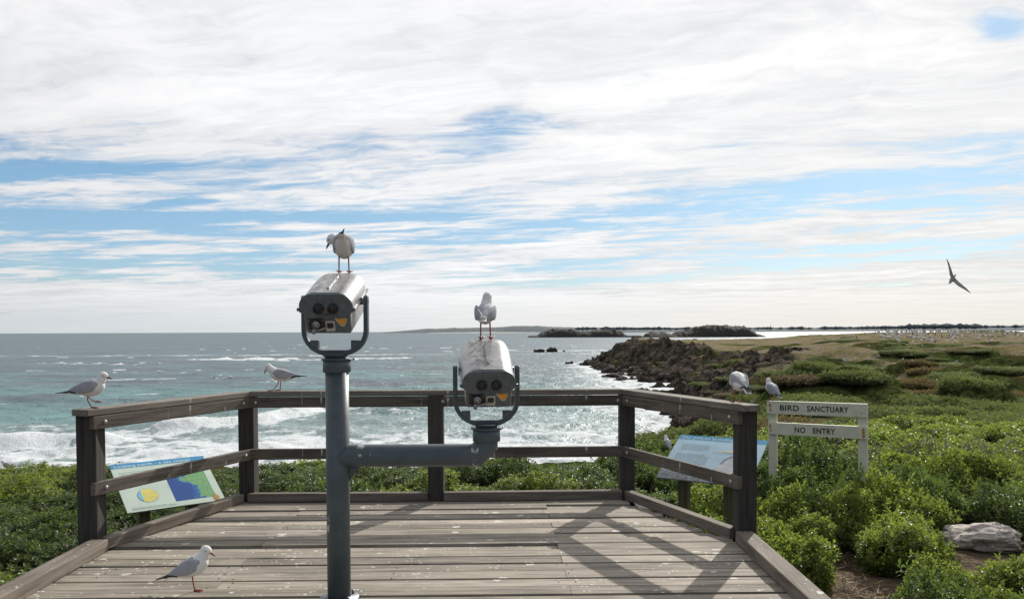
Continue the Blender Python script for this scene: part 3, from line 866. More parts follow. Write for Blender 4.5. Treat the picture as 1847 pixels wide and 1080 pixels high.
for x, y, s_, h_ in [(4.08, 9.2, .85, 1.45), (4.6, 9.15, .85, 1.4), (4.05, 9.7, .8, 1.1), (5.05, 9.5, 1.0, 1.3), (3.55, 9.45, .85, 1.1), (2.95, 9.1, .85, 1.2), (2.1, 8.3, .7, 1.1), (4.0, 8.35, .78, 1.0), (3.45, 6.35, .62, .8), (-3.95, 6.1, .75, .8), (-3.75, 5.2, .6, .8), (-4.5, 6.5, .8, .8), (-4.3, 7.2, .8, .75), (-3.95, 6.7, .6, .75), (-4.9, 7.4, .85, .75), (-4.35, 5.75, .7, .8), (3.85, 7.9, .8, 1.15), (2.72, 9.6, .8, 1.1), (3.4, 4.9, .7, 1.0)]:
    try_place(x, y, s_, h_, .3)
for i_ in range(500):
    y = rnd.uniform(6.0, 12.5)
    if k < 75: try_place(rnd.uniform(-.68, -.40) * (y + .6), y, rnd.uniform(.75, 1.0), rnd.uniform(.55, .75), .66)
for phase, lim in ((0, 225), (1, 297)):
    tries = 0
    while k < lim and tries < 9000:
        tries += 1
        y = (4.2 + 10.4 * rnd.random() ** 1.15) if phase == 0 else rnd.uniform(13.5, 29)
        x = rnd.uniform(-.70, .70) * (y + .8)
        th_ = x / y
        if -.22 < th_ < .16 and y > 14.6: continue
        if th_ <= -.22 and y > 15.2 + 2.0 * (th_ + .5): continue
        if th_ > .16 and y > 15 + 36 * (th_ - .16): continue
        if y < 9: sp, s = .62, rnd.uniform(.52, .82)
        elif y < 14: sp, s = .86, rnd.uniform(.75, 1.05)
        else: sp, s = 1.45, rnd.uniform(1.15, 1.6)
        if -3.2 < x < 2.2 and y < 14: sp *= .88
        hz = rnd.uniform(.75, 1.05) * (1.28 if x > 1.8 else (.60 if x < -3 else .80))
        if y > 14: hz *= .70
        try_place(x, y, s, hz, sp)
print('shrubs', k)

# heath mounds on the headland
HE = [shrub_mesh('heath_bush', 60 + s, M['heath'], 3000, 1.0, .42, .050, 6, True) for s in range(4)] + [shrub_mesh('heath_bush', 80 + s, M['heath_brown'], 2600, 1.0, .36, .050, 6, True) for s in range(2)]
hb = 0
o = bpy.data.objects.new('heath_bush', shrub_mesh('heath_bush', 99, M['heath'], 6500, 1.0, .62, .034, 7, True)); link(o)
o.location = (25.0, 61, tz(25.0, 61) - .9); o.scale = (4.4, 3.6, 2.6)
tag(o, 'big rounded green bush mound below the cliff, behind the sign', 'bush')
tries = 0
while hb < 190 and tries < 12000:
    tries += 1
    y = 34 + 180 * rnd.random() ** 1.35; x = rnd.uniform(.16, .74) * y
    z, s_, v_, f_ = (float(q[0]) for q in terrain(np.array([x]), np.array([y])))
    if z < SEA + 2: continue
    if ((x - 28) / 8.5) ** 2 + ((y - 73) / 11) ** 2 < 1: continue
    if s_ > .25 and rnd.random() > .16: continue
    if s_ <= .25 and v_ < .45 and rnd.random() > .12: continue
    if y < 80 and rnd.random() > .30: continue
    if y > 90 and rnd.random() > (.5 if y < 112 else .26): continue
    s = rnd.uniform(1.3, 2.9) * (1.0 if y < 150 else .8)
    o = bpy.data.objects.new('heath_bush', HE[hb % 4] if (hb * 7919) % 10 > 1 else HE[4 + hb % 2]); link(o)
    o.location = (x, y, z - .14 * s); o.scale = (s * rnd.uniform(.9, 1.6), s, s * rnd.uniform(.7, 1.25) * (1 if y < 80 else .55)); o.rotation_euler = (0, 0, rnd.uniform(-.5, .5))
    brown = o.data in HE[4:]
    tag(o, 'low brownish heath bush on the headland slope' if brown else 'low green heath bush on the headland slope', 'bush', 'brown heath bushes on the headland' if brown else 'green heath bushes on the headland')
    hb += 1

# bare twiggy shrub right of the sign
b = MB(); r = random.Random(5)
for i in range(90):
    p = Vector((r.gauss(0, .55), r.gauss(0, .25), 0)); d = Vector((r.gauss(0, .35), r.gauss(0, .3), 1)).normalized()
    L = r.uniform(.35, .8); q = p + d * L
    b.tube([p, p + d * L * .5 + Vector((r.gauss(0, .04), r.gauss(0, .04), 0)), q], [.012, .008, .003], 4)
    for j in range(3):
        a = p + d * L * r.uniform(.4, .9); e = (d + Vector((r.gauss(0, .7), r.gauss(0, .5), r.gauss(0, .3)))).normalized()
        b.tube([a, a + e * r.uniform(.12, .3)], [.006, .002], 4)
tw = b.build('dead_shrub', M['twig'])
tw.location = (7.35, 13.6, tz(7.35, 13.6) + .02); tw.scale = (1.15, 1, 1.15)
tag(tw, 'leafless grey twiggy shrub among green ones right of the sign', 'shrub')

# dry grass tufts on the seaward crest at left, and stalks on the bare soil
def grass(name, spots, m, blades, hmin, hmax, spread, seed, lean=.55):
    r = random.Random(seed); V, F = [], []
    for x, y in spots:
        z = tz(x, y)
        for i in range(blades):
            bx_, by_ = x + r.gauss(0, spread), y + r.gauss(0, spread); a = r.uniform(0, 6.28); h = r.uniform(hmin, hmax); w = r.uniform(.003, .008)
            le = r.uniform(.1, lean) * h
            n = len(V)
            V += [(bx_ - w * math.sin(a), by_ + w * math.cos(a), z), (bx_ + w * math.sin(a), by_ - w * math.cos(a), z), (bx_ + le * math.cos(a), by_ + le * math.sin(a), z + h)]
            F.append((n, n + 1, n + 2))
    o = mesh_np(name, V, F, m, None, False)
    return tag(o, kind='stuff')
rg = random.Random(12)
sp = [(rg.uniform(-.68, -.38) * yy, yy) for yy in [rg.uniform(15.5, 21) for _ in range(420)]]
grass('grass', sp, M['straw'], 40, .08, .30, .30, 3, 1.5)
sp = [(rg.gauss(2.7, .35), rg.gauss(6.2, .5)) for _ in range(40)] + [(rg.gauss(3.2, .4), rg.gauss(7.5, .55)) for _ in range(50)]
grass('dry_grass', [s for s in sp if not in_deck(s[0], s[1], .12)], M['straw'], 9, .02, .06, .12, 4, 4.5)

# pale rock on the right, pale stones by the left panel
o = bpy.data.objects.new('limestone_rock', rock_mesh('limestone_rock', 21, M['pale_rock'], 1, .7, .62, .5, 4)); link(o)
o.location = (5.10, 8.6, tz(5.1, 8.6) + .13); o.scale = (.40, .36, .24); tag(o, 'pale pitted limestone rock among the shrubs at the right', 'rock')
o = bpy.data.objects.new('limestone_rock', rock_mesh('limestone_rock', 8, M['pale_rock'], 1, .6, .6, .5, 3)); link(o)
o.location = (-3.02, 8.0, tz(-3.0, 8.0) + .22); o.scale = (.30, .28, .34); tag(o, 'pale stone in the shade under the left information panel', 'rock')

# ------------------------------------------------------------------ viewing platform
plat = thing('viewing_platform', 'weathered timber viewing platform with low railing above the shrubs', 'platform')
ang = R(1.1)
U = Vector((math.cos(ang), math.sin(ang), 0)); N = Vector((-math.sin(ang), math.cos(ang), 0))
def bounds(y):
    """deck edges (under the kerbs) at depth y"""
    xl = np.interp(y, [-4, 5.8, 7.5], [-2.75, -3.06, -2.53]); xr_ = np.interp(y, [-4, 6.0, 7.6], [1.68, 1.75, 1.08])
    return xl, xr_
db = MB(); r = random.Random(11)
y = 7.62
i = 0
Mrot = Matrix.Rotation(ang, 4, 'Z')
while y > -3.5:
    w = r.choice([.145, .15, .155]); gap = r.choice([.009, .013, .018, .024, .011]) * 1.1
    yc = y - w / 2
    xl, xr_ = bounds(min(yc, 7.5)); xl -= .05; xr_ += .06
    cuts = [xl]
    if i % 2 == 0: cuts += [.45]
    if i % 3 == 0: cuts += [-1.77]
    cuts = sorted(c for c in cuts if c < xr_ - .2) + [xr_]
    for a, c in zip(cuts[:-1], cuts[1:]):
        db.tone = min(1, max(0, r.gauss(.55, .24)))
        if r.random() < .10: db.tone = .12
        dw = r.uniform(-.006, .004); dz = r.uniform(-.004, .005) - (.012 if r.random() < .08 else 0)
        g = .004 if a != xl else 0
        cx_ = (a + c) / 2; L = c - a - g
        M4 = Mrot @ Matrix.Translation((cx_, yc - cx_ * 0 , -.0175 + dz)) @ Matrix.Rotation(r.uniform(-.006, .006), 4, 'X') @ Matrix.Rotation(r.uniform(-.0012, .0012), 4, 'Z')
        nseg = 1
        db.box((0, 0, 0), (L, w + dw, .035), M4)
    y -= w + gap
    if i % 9 == 7: y -= .012
    i += 1
db.tone = .5; db.mi = 1
for xj in (-2.6, -1.82, -1.72, -.70, .40, .50, 1.35):
    yy = 7.55
    while yy > 4.2:
        if r.random() < .62: db.disc(Mrot @ Vector((xj + r.uniform(-.03, .03), yy, -.001)), .0055, (0, 0, 1), .0035, 6)
        yy -= r.uniform(.07, .12)
db.build('decking', [M['deck'], M['black']], plat, .004)
jb = MB(); jb.tone = .2
for xj in (-2.6, -1.77, -.70, .45, 1.35):
    jb.box((xj, 2.0, -.125), (.09, 11.2, .17), Mrot)
jb.build('joist', M['post'], plat)

POST = {'A': (-3.125, 5.885), 'B': (-2.515, 7.565), 'C': (-.725, 7.56), 'D': (1.105, 7.685), 'E': (1.775, 6.055)}
def post(x, y, tone):
    b = MB(); b.tone = tone
    b.box((0, 0, .23), (.145, .145, 1.53))
    b.build('post', M['post'], plat, .006, Matrix.Translation((x, y, 0)))
for kx, (x, y) in POST.items():
    post(x, y, {'A': .35, 'B': .4, 'C': .45, 'D': .5, 'E': .4}[kx])
def beam(name, p, q, w, h, z, m, tone, ext=0, end=0):
    """beam with its axis from p to q (plan) centred at height z"""
    p, q = Vector((p[0], p[1], z)), Vector((q[0], q[1], z))
    d = (q - p); L = d.length; d.normalize()
    b = MB(); b.tone = tone
    n = max(1, int(L / .3)); rr2 = random.Random(int(L * 1000 + z * 77))
    b.box((0, 0, 0), (L + ext, w, h))
    return b.build(name, m, plat, .007, Matrix.Translation((p + q) / 2) @ Matrix.Rotation(math.atan2(d.y, d.x), 4, 'Z'))
def off(p, q, o):
    d = Vector((q[0] - p[0], q[1] - p[1])).normalized(); n = Vector((d.y, -d.x)) * o
    return (p[0] + n.x, p[1] + n.y), (q[0] + n.x, q[1] + n.y)
# inner faces: fascia and mid rail sit on the deck side of the posts
bl, br_ = (-2.47, 7.465), (1.06, 7.572)      # back rail (front of posts)
L0, L1 = (-3.075, 5.80), (-2.475, 7.46)      # left rail inner side
R0_, R1_ = (1.065, 7.565), (1.715, 5.965)    # right rail inner side
def bolts(rail, xs_, w):
    for x in xs_:
        b = MB(); b.tube([(x, -w / 2 - .002, 0), (x, -w / 2 - .007, 0), (x, -w / 2 - .014, 0)], [.017, .016, .008], 12)
        b.build('bolt', M['bolt'], rail)
def rail_run(p, q, w, tone, bolt_far=True, lo=None):
    L = math.hypot(q[0] - p[0], q[1] - p[1])
    f_ = beam('top_rail', p, q, w, .098, .943, M['rail'], tone); bolts(f_, [-L / 2 + .10, L / 2 - .10] if bolt_far else [], w)
    m_ = beam('mid_rail', p, q, w, .10, .455, M['rail'], tone + .06); bolts(m_, [-L / 2 + .10, L / 2 - .08] if bolt_far else [], w)
    return f_
rail_run(L0, L1, .045, .62)
fb_ = rail_run(bl, br_, .045, .22, False); bolts(fb_, [.05, -1.70, 1.71], .045)
rail_run(R0_, R1_, .045, .45)
# cap boards on top of posts and fascia (mitred look: butted with small overlaps in height)
def cap(p, q, tone, dz, e0=0, e1=0):
    d = Vector((q[0] - p[0], q[1] - p[1])).normalized()
    p2 = (p[0] - d.x * e0, p[1] - d.y * e0); q2 = (q[0] + d.x * e1, q[1] + d.y * e1)
    return beam('rail_cap', p2, q2, .155, .050, 1.020 + dz, M['cap'], tone)
a, b_ = off(L0, L1, -.055); cap(a, b_, .62, .0, .05, .06)
a, b_ = off(bl, br_, -.055); cap(a, b_, .35, .0025, .0, .0)
a, b_ = off(R0_, R1_, -.055); cap(a, b_, .5, .001, .05, .07)
# kerbs
kb = [((-2.985 - .05, 5.86), (-2.555, 7.44)), ((-2.49, 7.47), (-.80, 7.49)), ((-.65, 7.492), (1.04, 7.565)), ((1.10, 7.54), (1.70, 6.08))]
for j, (p, q) in enumerate(kb):
    beam('kerb', p, q, .085, .085, .045, M['kerb'], [.45, .25, .28, .5][j])
beam('kerb', (-3.03, 5.80), (-2.83, -3.0), .13, .09, .047, M['kerb'], .6)
beam('kerb', (1.745, 5.965), (1.66, -3.0), .13, .09, .047, M['kerb'], .5)

# ------------------------------------------------------------------ viewer stand and the two binocular viewers
stand = thing('viewer_stand', 'grey painted steel post with side arm carrying two binocular viewers', 'stand', (-1.043, 4.74, 0))
b = MB(); b.tube([(0, 0, 0), (0, 0, 1.40)], .069, 40); b.build('pole', M['paint'], stand)
b = MB(); b.tube([(0, 0, 0), (0, 0, .012)], .118, 32)
for a in range(4):
    c, s = math.cos(a * math.pi / 2 + .78), math.sin(a * math.pi / 2 + .78)
    b.tube([(c * .098, s * .098, .012), (c * .098, s * .098, .035)], .010, 8)
b.build('base_plate', M['steel'], stand)
ax_ = .889
def collar(z, x):
    b = MB(); b.smooth = True
    b.tube([(x, 0, z), (x, 0, z + .004), (x, 0, z + .072), (x, 0, z + .073)], [.074, .082, .082, .0805], 40)
    b.tube([(x, 0, z + .0735), (x, 0, z + .083)], .093, 40)
    for a in range(3):
        q = a * 2.09 + .5
        b.tube([(x + math.cos(q) * .080, math.sin(q) * .080, z + .078), (x + math.cos(q) * .108, math.sin(q) * .108, z + .078)], .007, 8)
    return b.build('collar', M['paint'], stand)
collar(1.36, 0); collar(.945, ax_)
b = MB()
n = 40; rad = .067; zc = .863
# horizontal arm with mitred elbow
vs, fs = [], []
cc_, tg_ = .062, math.tan(math.pi / 8)
for ring in range(4):
    for q in range(n):
        t = 2 * math.pi * q / n; yy, zz = rad * math.cos(t), rad * math.sin(t)
        vs.append([(.02, yy, zc + zz), (ax_ - cc_ - zz * tg_, yy, zc + zz), (ax_ - zz, yy, zc + cc_ + zz * tg_), (ax_ - zz, yy, .96)][ring])
for k2 in range(3):
    for q in range(n):
        p_ = (q + 1) % n
        fs.append((k2 * n + q, k2 * n + p_, (k2 + 1) * n + p_, (k2 + 1) * n + q))
b.smooth = True; b.add(vs, [f[::-1] for f in fs])
o = b.build('arm', M['paint'], stand)
es = o.modifiers.new('split', 'EDGE_SPLIT'); es.split_angle = R(25)
b = MB(); b.tube([(math.sqrt(max(.0695 ** 2 - (rad * math.cos(q)) ** 2, 0)) + .001, rad * math.cos(q), zc + rad * math.sin(q)) for q in [i_ * 2 * math.pi / 48 for i_ in range(49)]], [.0035 + .0012 * (i_ % 3) for i_ in range(49)], 6); b.build('weld_bead', M['paint'], stand)
b = MB(); b.prism([(.06, .80), (.06, .70), (.135, .80)], -.006, .006); b.build('gusset', M['paint'], stand)

def viewer(name_label, loc, yaw, tilt, lens_label=None):
    v = thing('binocular_viewer', name_label, 'binocular viewer', loc, (0, 0, yaw))
    # yoke: flat bar bent to a U; pivot height = 0
    b = MB(); b.smooth = True
    hw, bt = .185, -.290; rr3 = .14
    path = [(-hw, 0, .025), (-hw, 0, bt + rr3)]
    for q in range(1, 12):
        a = math.pi + q * (math.pi / 2) / 12; path.append((-hw + rr3 + rr3 * math.cos(a), 0, bt + rr3 + rr3 * math.sin(a)))
    path += [(-hw + rr3, 0, bt), (hw - rr3, 0, bt)]
    for q in range(1, 12):
        a = 1.5 * math.pi + q * (math.pi / 2) / 12; path.append((hw - rr3 + rr3 * math.cos(a), 0, bt + rr3 + rr3 * math.sin(a)))
    path += [(hw, 0, bt + rr3), (hw, 0, .025)]
    P = [Vector(p) for p in path]
    vs, fs = [], []
    for i_, p in enumerate(P):
        d = (P[min(i_ + 1, len(P) - 1)] - P[max(i_ - 1, 0)]).normalized(); nn = Vector((-d.z, 0, d.x)).normalized()   # in-plane normal
        tk = .013 + .010 * max(0, 1 - abs(p.x) / .10) * (1 if p.z < bt + .02 else 0)
        for sy, sn in ((-.024, -tk), (-.024, tk), (.024, tk), (.024, -tk)):
            vs.append(p + nn * sn + Vector((0, sy, 0)))
    m_ = len(P)
    for i_ in range(m_ - 1):
        for q in range(4):
            fs.append((i_ * 4 + q, i_ * 4 + (q + 1) % 4, i_ * 4 + 4 + (q + 1) % 4, i_ * 4 + 4 + q))
    fs += [(3, 2, 1, 0), tuple((m_ - 1) * 4 + q for q in range(4))]
    b.smooth = False
    b.add(vs, [f[::-1] for f in fs])
    # rounded eyes at the pivots and the hub under the yoke
    for sx in (-1, 1):
        b.tube([(sx * hw - .013, 0, .026), (sx * hw + .013, 0, .026)], .027, 24)
    b.tube([(0, 0, bt - .006), (0, 0, bt - .022), (0, 0, bt - .034)], [.075, .066, .060], 28)
    yk = b.build('yoke', M['paint'], v, .004)
    for sx in (-1, 1):
        b = MB(); b.box((sx * .122, -.004, bt + .048), (.052, .034, .058)); b.build('stop_block', M['plate'], yk, .003)
        b = MB(); b.tube([(sx * (hw - .02), 0, .02), (sx * .135, 0, .02)], .024, 20); b.build('pivot', M['plate'], yk)
    # housing, tilted about the pivot: back plate at y = -.20
    T = Matrix.Rotation(tilt, 4, 'X') @ Matrix.Translation((0, -.20, .048))
    ho = bpy.data.objects.new('housing', None)
    def arc(cx, cz, r_, a0, a1, n_=7):
        return [(cx + r_ * math.cos(R(a0 + (a1 - a0) * i / n_)), cz + r_ * math.sin(R(a0 + (a1 - a0) * i / n_))) for i in range(n_ + 1)]
    up = [(-.150, -.030), (.150, -.030)] + arc(.063, .000, .087, 0, 90, 10) + arc(-.063, .000, .087, 90, 180, 10)
    b = MB(); b.smooth = True
    npr = len(up); ys = [.0, .06, .20, .34, .405, .42]; sc = [1, 1.0, 1.02, 1.02, .97, .90]
    vs = [(x * s_, y_, z * s_ if z > 0 else z) for y_, s_ in zip(ys, sc) for x, z in up]
    fs = [(k_ * npr + j, k_ * npr + (j + 1) % npr, (k_ + 1) * npr + (j + 1) % npr, (k_ + 1) * npr + j) for k_ in range(len(ys) - 1) for j in range(npr)]
    b.add(vs, [f[::-1] for f in fs]); b.smooth = False
    b.add(vs[:npr], [tuple(range(npr))]); b.add(vs[-npr:], [tuple(range(npr - 1, -1, -1))])
    # seam lip around the shell
    for sx in (-1, 1):
        b.box((sx * .153, .21, -.026), (.012, .42, .014))
    # narrow ridge strip along the top
    b.box((0, .20, .0895), (.014, .26, .010))
    ho = b.build('housing', M['alu'], v, 0, T)
    es = ho.modifiers.new('split', 'EDGE_SPLIT'); es.split_angle = R(40)
    b = MB()
    low = [(-.118, -.160), (.122, -.160), (.133, -.145), (.133, -.030), (-.133, -.030), (-.133, -.125)]
    b.prism(low, .004, .36)
    b.build('lower_case', M['alu'], ho, .004)
    # mask shaped back plate
    mk = [(-.152, -.022), (-.115, -.055), (-.075, -.064)] + [(-.052, -.062), (-.030, -.048), (-.012, -.038), (.012, -.038), (.030, -.048), (.052, -.062)] + [(.075, -.064), (.115, -.055), (.152, -.022), (.154, -.002)] + arc(.074, .004, .080, 0, 90, 9) + arc(-.074, .004, .080, 90, 180, 9)
    b = MB(); b.prism(mk, -.020, .0015); fp = b.build('face_plate', M['plate'], ho, .006)
    for sx in (-1, 1):
        b = MB(); b.tube([(sx * .166, -.012, -.010), (sx * .146, -.012, -.010)], .010, 10); b.build('lug', M['plate'], fp)
    for sx in (-1, 1):
        b = MB(); b.smooth = True
        x = sx * .0415
        b.tube([(x, -.018, -.003), (x, -.036, -.003), (x, -.040, -.003), (x, -.041, -.003), (x, -.036, -.003)], [.030, .030, .027, .020, .0185], 28)
        b.mi = 1; b.disc((x, -.0385, -.003), .0175, (0, -1, 0), .0015, 24)
        b.build('eyepiece', [M['black'], M['glass']], fp)
    b = MB(); b.prism([(-.120, -.156), (.120, -.156), (.129, -.143), (.129, -.045), (-.129, -.045), (-.129, -.122)], -.004, .0035); lp = b.build('lower_plate', M['plate'], ho, .003)
    # coin mechanism
    b = MB(); b.prism([(-.110, -.140), (-.022, -.140), (-.022, -.070), (-.110, -.070)], -.012, -.0045)
    cm = b.build('coin_plate', M['black'], ho, .002)
    b = MB(); b.tube([(-.064, -.012, -.098), (-.064, -.030, -.098)], .022, 20); b.tube([(-.064, -.030, -.098), (-.064, -.036, -.098)], .015, 16)
    b.box((-.060, -.024, -.088), (.066, .010, .010), Matrix.Rotation(-.3, 4, 'Y') @ Matrix.Translation((-.004, 0, -.02)))
    b.tube([(-.072, -.015, -.12), (-.078, -.045, -.142)], .012, 12)
    b.build('coin_knob', M['steel'], cm)
    b = MB()
    for px_, pz_ in ((-.104, -.076), (-.03, -.076), (-.104, -.134), (-.03, -.134)): b.tube([(px_, -.012, pz_), (px_, -.016, pz_)], .004, 8)
    b.build('screw', M['steel'], cm)
    # price frame, orange label
    b = MB(); b.prism([(-.012, -.142), (.040, -.142), (.040, -.082), (-.012, -.082)], -.0075, -.0045); b.build('coin_label', M['offwhite'], ho)
    b = MB(); b.prism([(-.004, -.124), (.031, -.124), (.031, -.092), (-.004, -.092)], -.0095, -.0078); b.build('coin_slot', M['black'], ho)
    b = MB(); b.prism([(.042, -.066), (.110, -.061), (.109, -.083), (.104, -.099), (.094, -.112), (.085, -.115), (.073, -.108), (.058, -.091), (.048, -.078)][::-1][::-1], -.0068, -.0045)
    st = b.build('warning_label', M['offwhite'], ho)
    b = MB(); b.prism([(.049, -.0695), (.1045, -.0655), (.1035, -.083), (.099, -.096), (.091, -.1065), (.085, -.109), (.075, -.103), (.062, -.087)], -.0085, -.0070)
    b.build('label_emblem', M['orange'], st)
    return v
viewer('taller silver binocular viewer on top of the grey post, gull standing on it', (-1.050, 4.74, 1.765), R(-1), R(20))
viewer('lower silver binocular viewer at the end of the side arm', (-.154, 4.74, 1.346), R(6), R(24.5))

# ------------------------------------------------------------------ writing
def text(name, s, m, parent, Mloc, size, spacing=1.0, extrude=.001, align='LEFT', xs=1.0, fit=None, bold=0.0):
    cu = bpy.data.curves.new(name, 'FONT'); cu.body = s; cu.size = size; cu.space_character = spacing; cu.extrude = extrude; cu.align_x = align
    cu.space_word = 1.0; cu.offset = bold
    tmp = bpy.data.objects.new('tmp', cu); COL.objects.link(tmp)
    bpy.context.view_layer.update()
    dg = bpy.context.evaluated_depsgraph_get()
    me = bpy.data.meshes.new_from_object(tmp.evaluated_get(dg)); me.name = name
    COL.objects.unlink(tmp); bpy.data.objects.remove(tmp)
    me.materials.clear(); me.materials.append(m)
    if fit:
        xx = [v.co.x for v in me.vertices]; xs = fit / (max(xx) - min(xx))
    o = bpy.data.objects.new(name, me); link(o, parent)
    o.matrix_local = Mloc @ Matrix.Scale(xs, 4, (1, 0, 0))
    return o
UP = Matrix.Rotation(math.pi / 2, 4, 'X')     # text plane XY -> XZ facing -Y

sg = thing('wooden_sign', 'cream two-board wooden sign reading BIRD SANCTUARY NO ENTRY', 'sign', (3.421, 10.653, .22), (0, R(-.75), R(-33.4)))
W = 1.25
for x in (.065, W - .065):
    b = MB(); b.box((x, .045, -.16), (.11, .05, 1.16)); b.build('post', M['sign'], sg, .004)
b1 = MB(); b1.box((W / 2 + 0, 0, .355), (W, .038, .172)); B1 = b1.build('board', M['sign'], sg, .004)
b2 = MB(); b2.box((W / 2 + .008, 0, .075), (W - .015, .038, .160)); B2 = b2.build('board', M['sign'], sg, .004)
for wd, x0, x1, zb_, par in [('BIRD', .135, .330, .322, B1), ('SANCTUARY', .415, .820, .322, B1), ('NO', .285, .395, .038, B2), ('ENTRY', .470, .690, .038, B2)]:
    text('lettering', wd, M['letter'], par, Matrix.Translation((W * x0, -.020, zb_)) @ UP, .100, 1.08, .0012, fit=W * (x1 - x0), bold=.0022)
for x, z, s, pb in [(.045, .385, .03, B1), (.05, .325, .022, B1), (W - .07, .315, .014, B1), (.045, .105, .03, B2), (.05, .045, .022, B2), (W - .05, .10, .035, B2), (W - .045, .04, .034, B2)]:
    b = MB(); pr = [(x + s * .55 * math.cos(q) * rnd.uniform(.7, 1.2), z + s * math.sin(q) * rnd.uniform(.7, 1.25)) for q in [i_ * .5236 for i_ in range(12)]]
    b.prism(pr, -.0205, -.0192); b.build('rust_stain', M['rust'], pb)

def panel(label, loc, yaw, tilt, w, h, m, title, band, tsize):
    pt = thing('information_panel', label, 'information panel', loc, (0, 0, R(yaw)))
    T = Matrix.Rotation(R(tilt) - math.pi / 2, 4, 'X')     # local: x along, z up the sheet, face towards -y
    b = MB(); b.box((w / 2, .006, h / 2), (w, .010, h)); sh = b.build('sheet', M['sheet_edge'], pt, 0, T)
    def flat(name, pr, m_, lay, par=sh):
        b = MB(); b.prism(pr, -.0008 * lay - .0004, -.0008 * lay + .0003 if lay > 1 else .0007); return b.build(name, m_, par)
    rect = lambda a, c, d, e: [(a * w, c * h), (d * w, c * h), (d * w, e * h), (a * w, e * h)]
    flat('print', rect(.003, .004, .997, .996), m, 1)
    flat('title_band', rect(.003, .90, .997, .996), band, 2)
    text('title', title, M['white'], sh, Matrix.Translation((w * .035, -.0026, h * .915)) @ UP, tsize, 1.05, .0003)
    for x in (.22, .72):
        tl = R(tilt)
        px_, py_, pz_ = w * x, h * .28 * math.cos(tl) + .06, h * .28 * math.sin(tl) - .03
        b = MB(); b.box((px_, py_, pz_ - .55), (.10, .10, 1.1)); b.build('support_post', M['treated'], pt, .004)
    return pt, sh, flat, rect
def lines(flat, w, h, x0, x1, y0, y1, n, seed, rag=.25):
    r = random.Random(seed); b = MB()
    for i_ in range(n):
        z = (y0 + (y1 - y0) * i_ / max(1, n - 1)) * h; x = x0 * w; xe = (x1 - (r.random() * rag * (x1 - x0) if i_ % 4 == 0 else .01)) * w
        while x < xe:
            L = r.uniform(.008, .03); b.prism([(x, z), (min(x + L, xe), z), (min(x + L, xe), z + .0055), (x, z + .0055)], -.0022, -.0012); x += L + .006
    return b
w, h = .8925, .715
pt, sh, flat, rect = panel('pale green tilted information panel with a sea map, left of the platform', (-3.474, 7.14, -.026), 40.3, 30.1, w, h, M['panel_l'], 'Looking north - a sea change', M['band'], .058)
lines(flat, w, h, .06, .47, .80, .58, 9, 1).build('small_print', M['print'], sh)
lines(flat, w, h, .06, .50, .07, .035, 3, 2).build('small_print', M['print'], sh)
ell = lambda cx, cz, a, c, q0=0, q1=360, n_=40: [(cx * w + a * math.cos(R(q0 + (q1 - q0) * i_ / n_)), cz * h + c * math.sin(R(q0 + (q1 - q0) * i_ / n_))) for i_ in range(n_ + (q1 - q0 < 360))]
flat('diagram_outline', ell(.255, .29, .092, .098), M['outline'], 2)
dg_ = flat('diagram_disc', ell(.255, .29, .088, .094), M['yellow'], 3)
flat('diagram_segment', ell(.255, .29, .088, .094, 125, 235, 20), M['sky_blue'], 4)
b = MB(); b.prism([(0, 0), (.42 * w, 0), (.42 * w, .62 * h), (0, .62 * h)], -.0008, .0008)
b.build('printed_map', M['map'], sh, 0, Matrix.Translation((.50 * w, -.0014, .10 * h)))
b = MB(); b.prism([(.895 * w, .02 * h), (.95 * w, .015 * h), (.945 * w, .10 * h), (.915 * w, .16 * h), (.885 * w, .10 * h)], -.004, -.0026); b.build('peeled_corner', M['rust'], sh)

w, h = .935, .761
pt, sh, flat, rect = panel('pale blue tilted information panel with a pelican picture, right of the platform', (1.444, 7.98, .13), -33.3, 28.0, w, h, M['panel_r'], 'Our pelican breeding colony', M['band2'], .062)
lines(flat, w, h, .09, .42, .78, .66, 5, 4).build('small_print', M['print'], sh)
lines(flat, w, h, .08, .46, .56, .36, 8, 5).build('small_print', M['print'], sh)
flat('photo_strip', [(.003 * w, .004 * h), (.997 * w, .004 * h), (.997 * w, .10 * h), (.60 * w, .16 * h), (.30 * w, .13 * h), (.003 * w, .19 * h)], M['dark_print'], 2)
flat('bird_body', [(.58 * w, .18 * h), (.88 * w, .14 * h), (.95 * w, .30 * h), (.93 * w, .52 * h), (.84 * w, .60 * h), (.74 * w, .58 * h), (.64 * w, .50 * h), (.58 * w, .36 * h)], M['plumage_print'], 3)
flat('bird_neck', [(.60 * w, .40 * h), (.63 * w, .52 * h), (.70 * w, .60 * h), (.80 * w, .66 * h), (.80 * w, .62 * h), (.71 * w, .56 * h), (.655 * w, .50 * h), (.63 * w, .40 * h)], M['outline'], 4)
flat('bird_bill', [(.46 * w, .655 * h), (.60 * w, .70 * h), (.80 * w, .745 * h), (.82 * w, .70 * h), (.74 * w, .665 * h), (.60 * w, .655 * h)], M['bill'], 4)
flat('bird_shadow', [(.46 * w, .18 * h), (.54 * w, .24 * h), (.60 * w, .19 * h), (.57 * w, .12 * h)], M['dark_print'], 4)

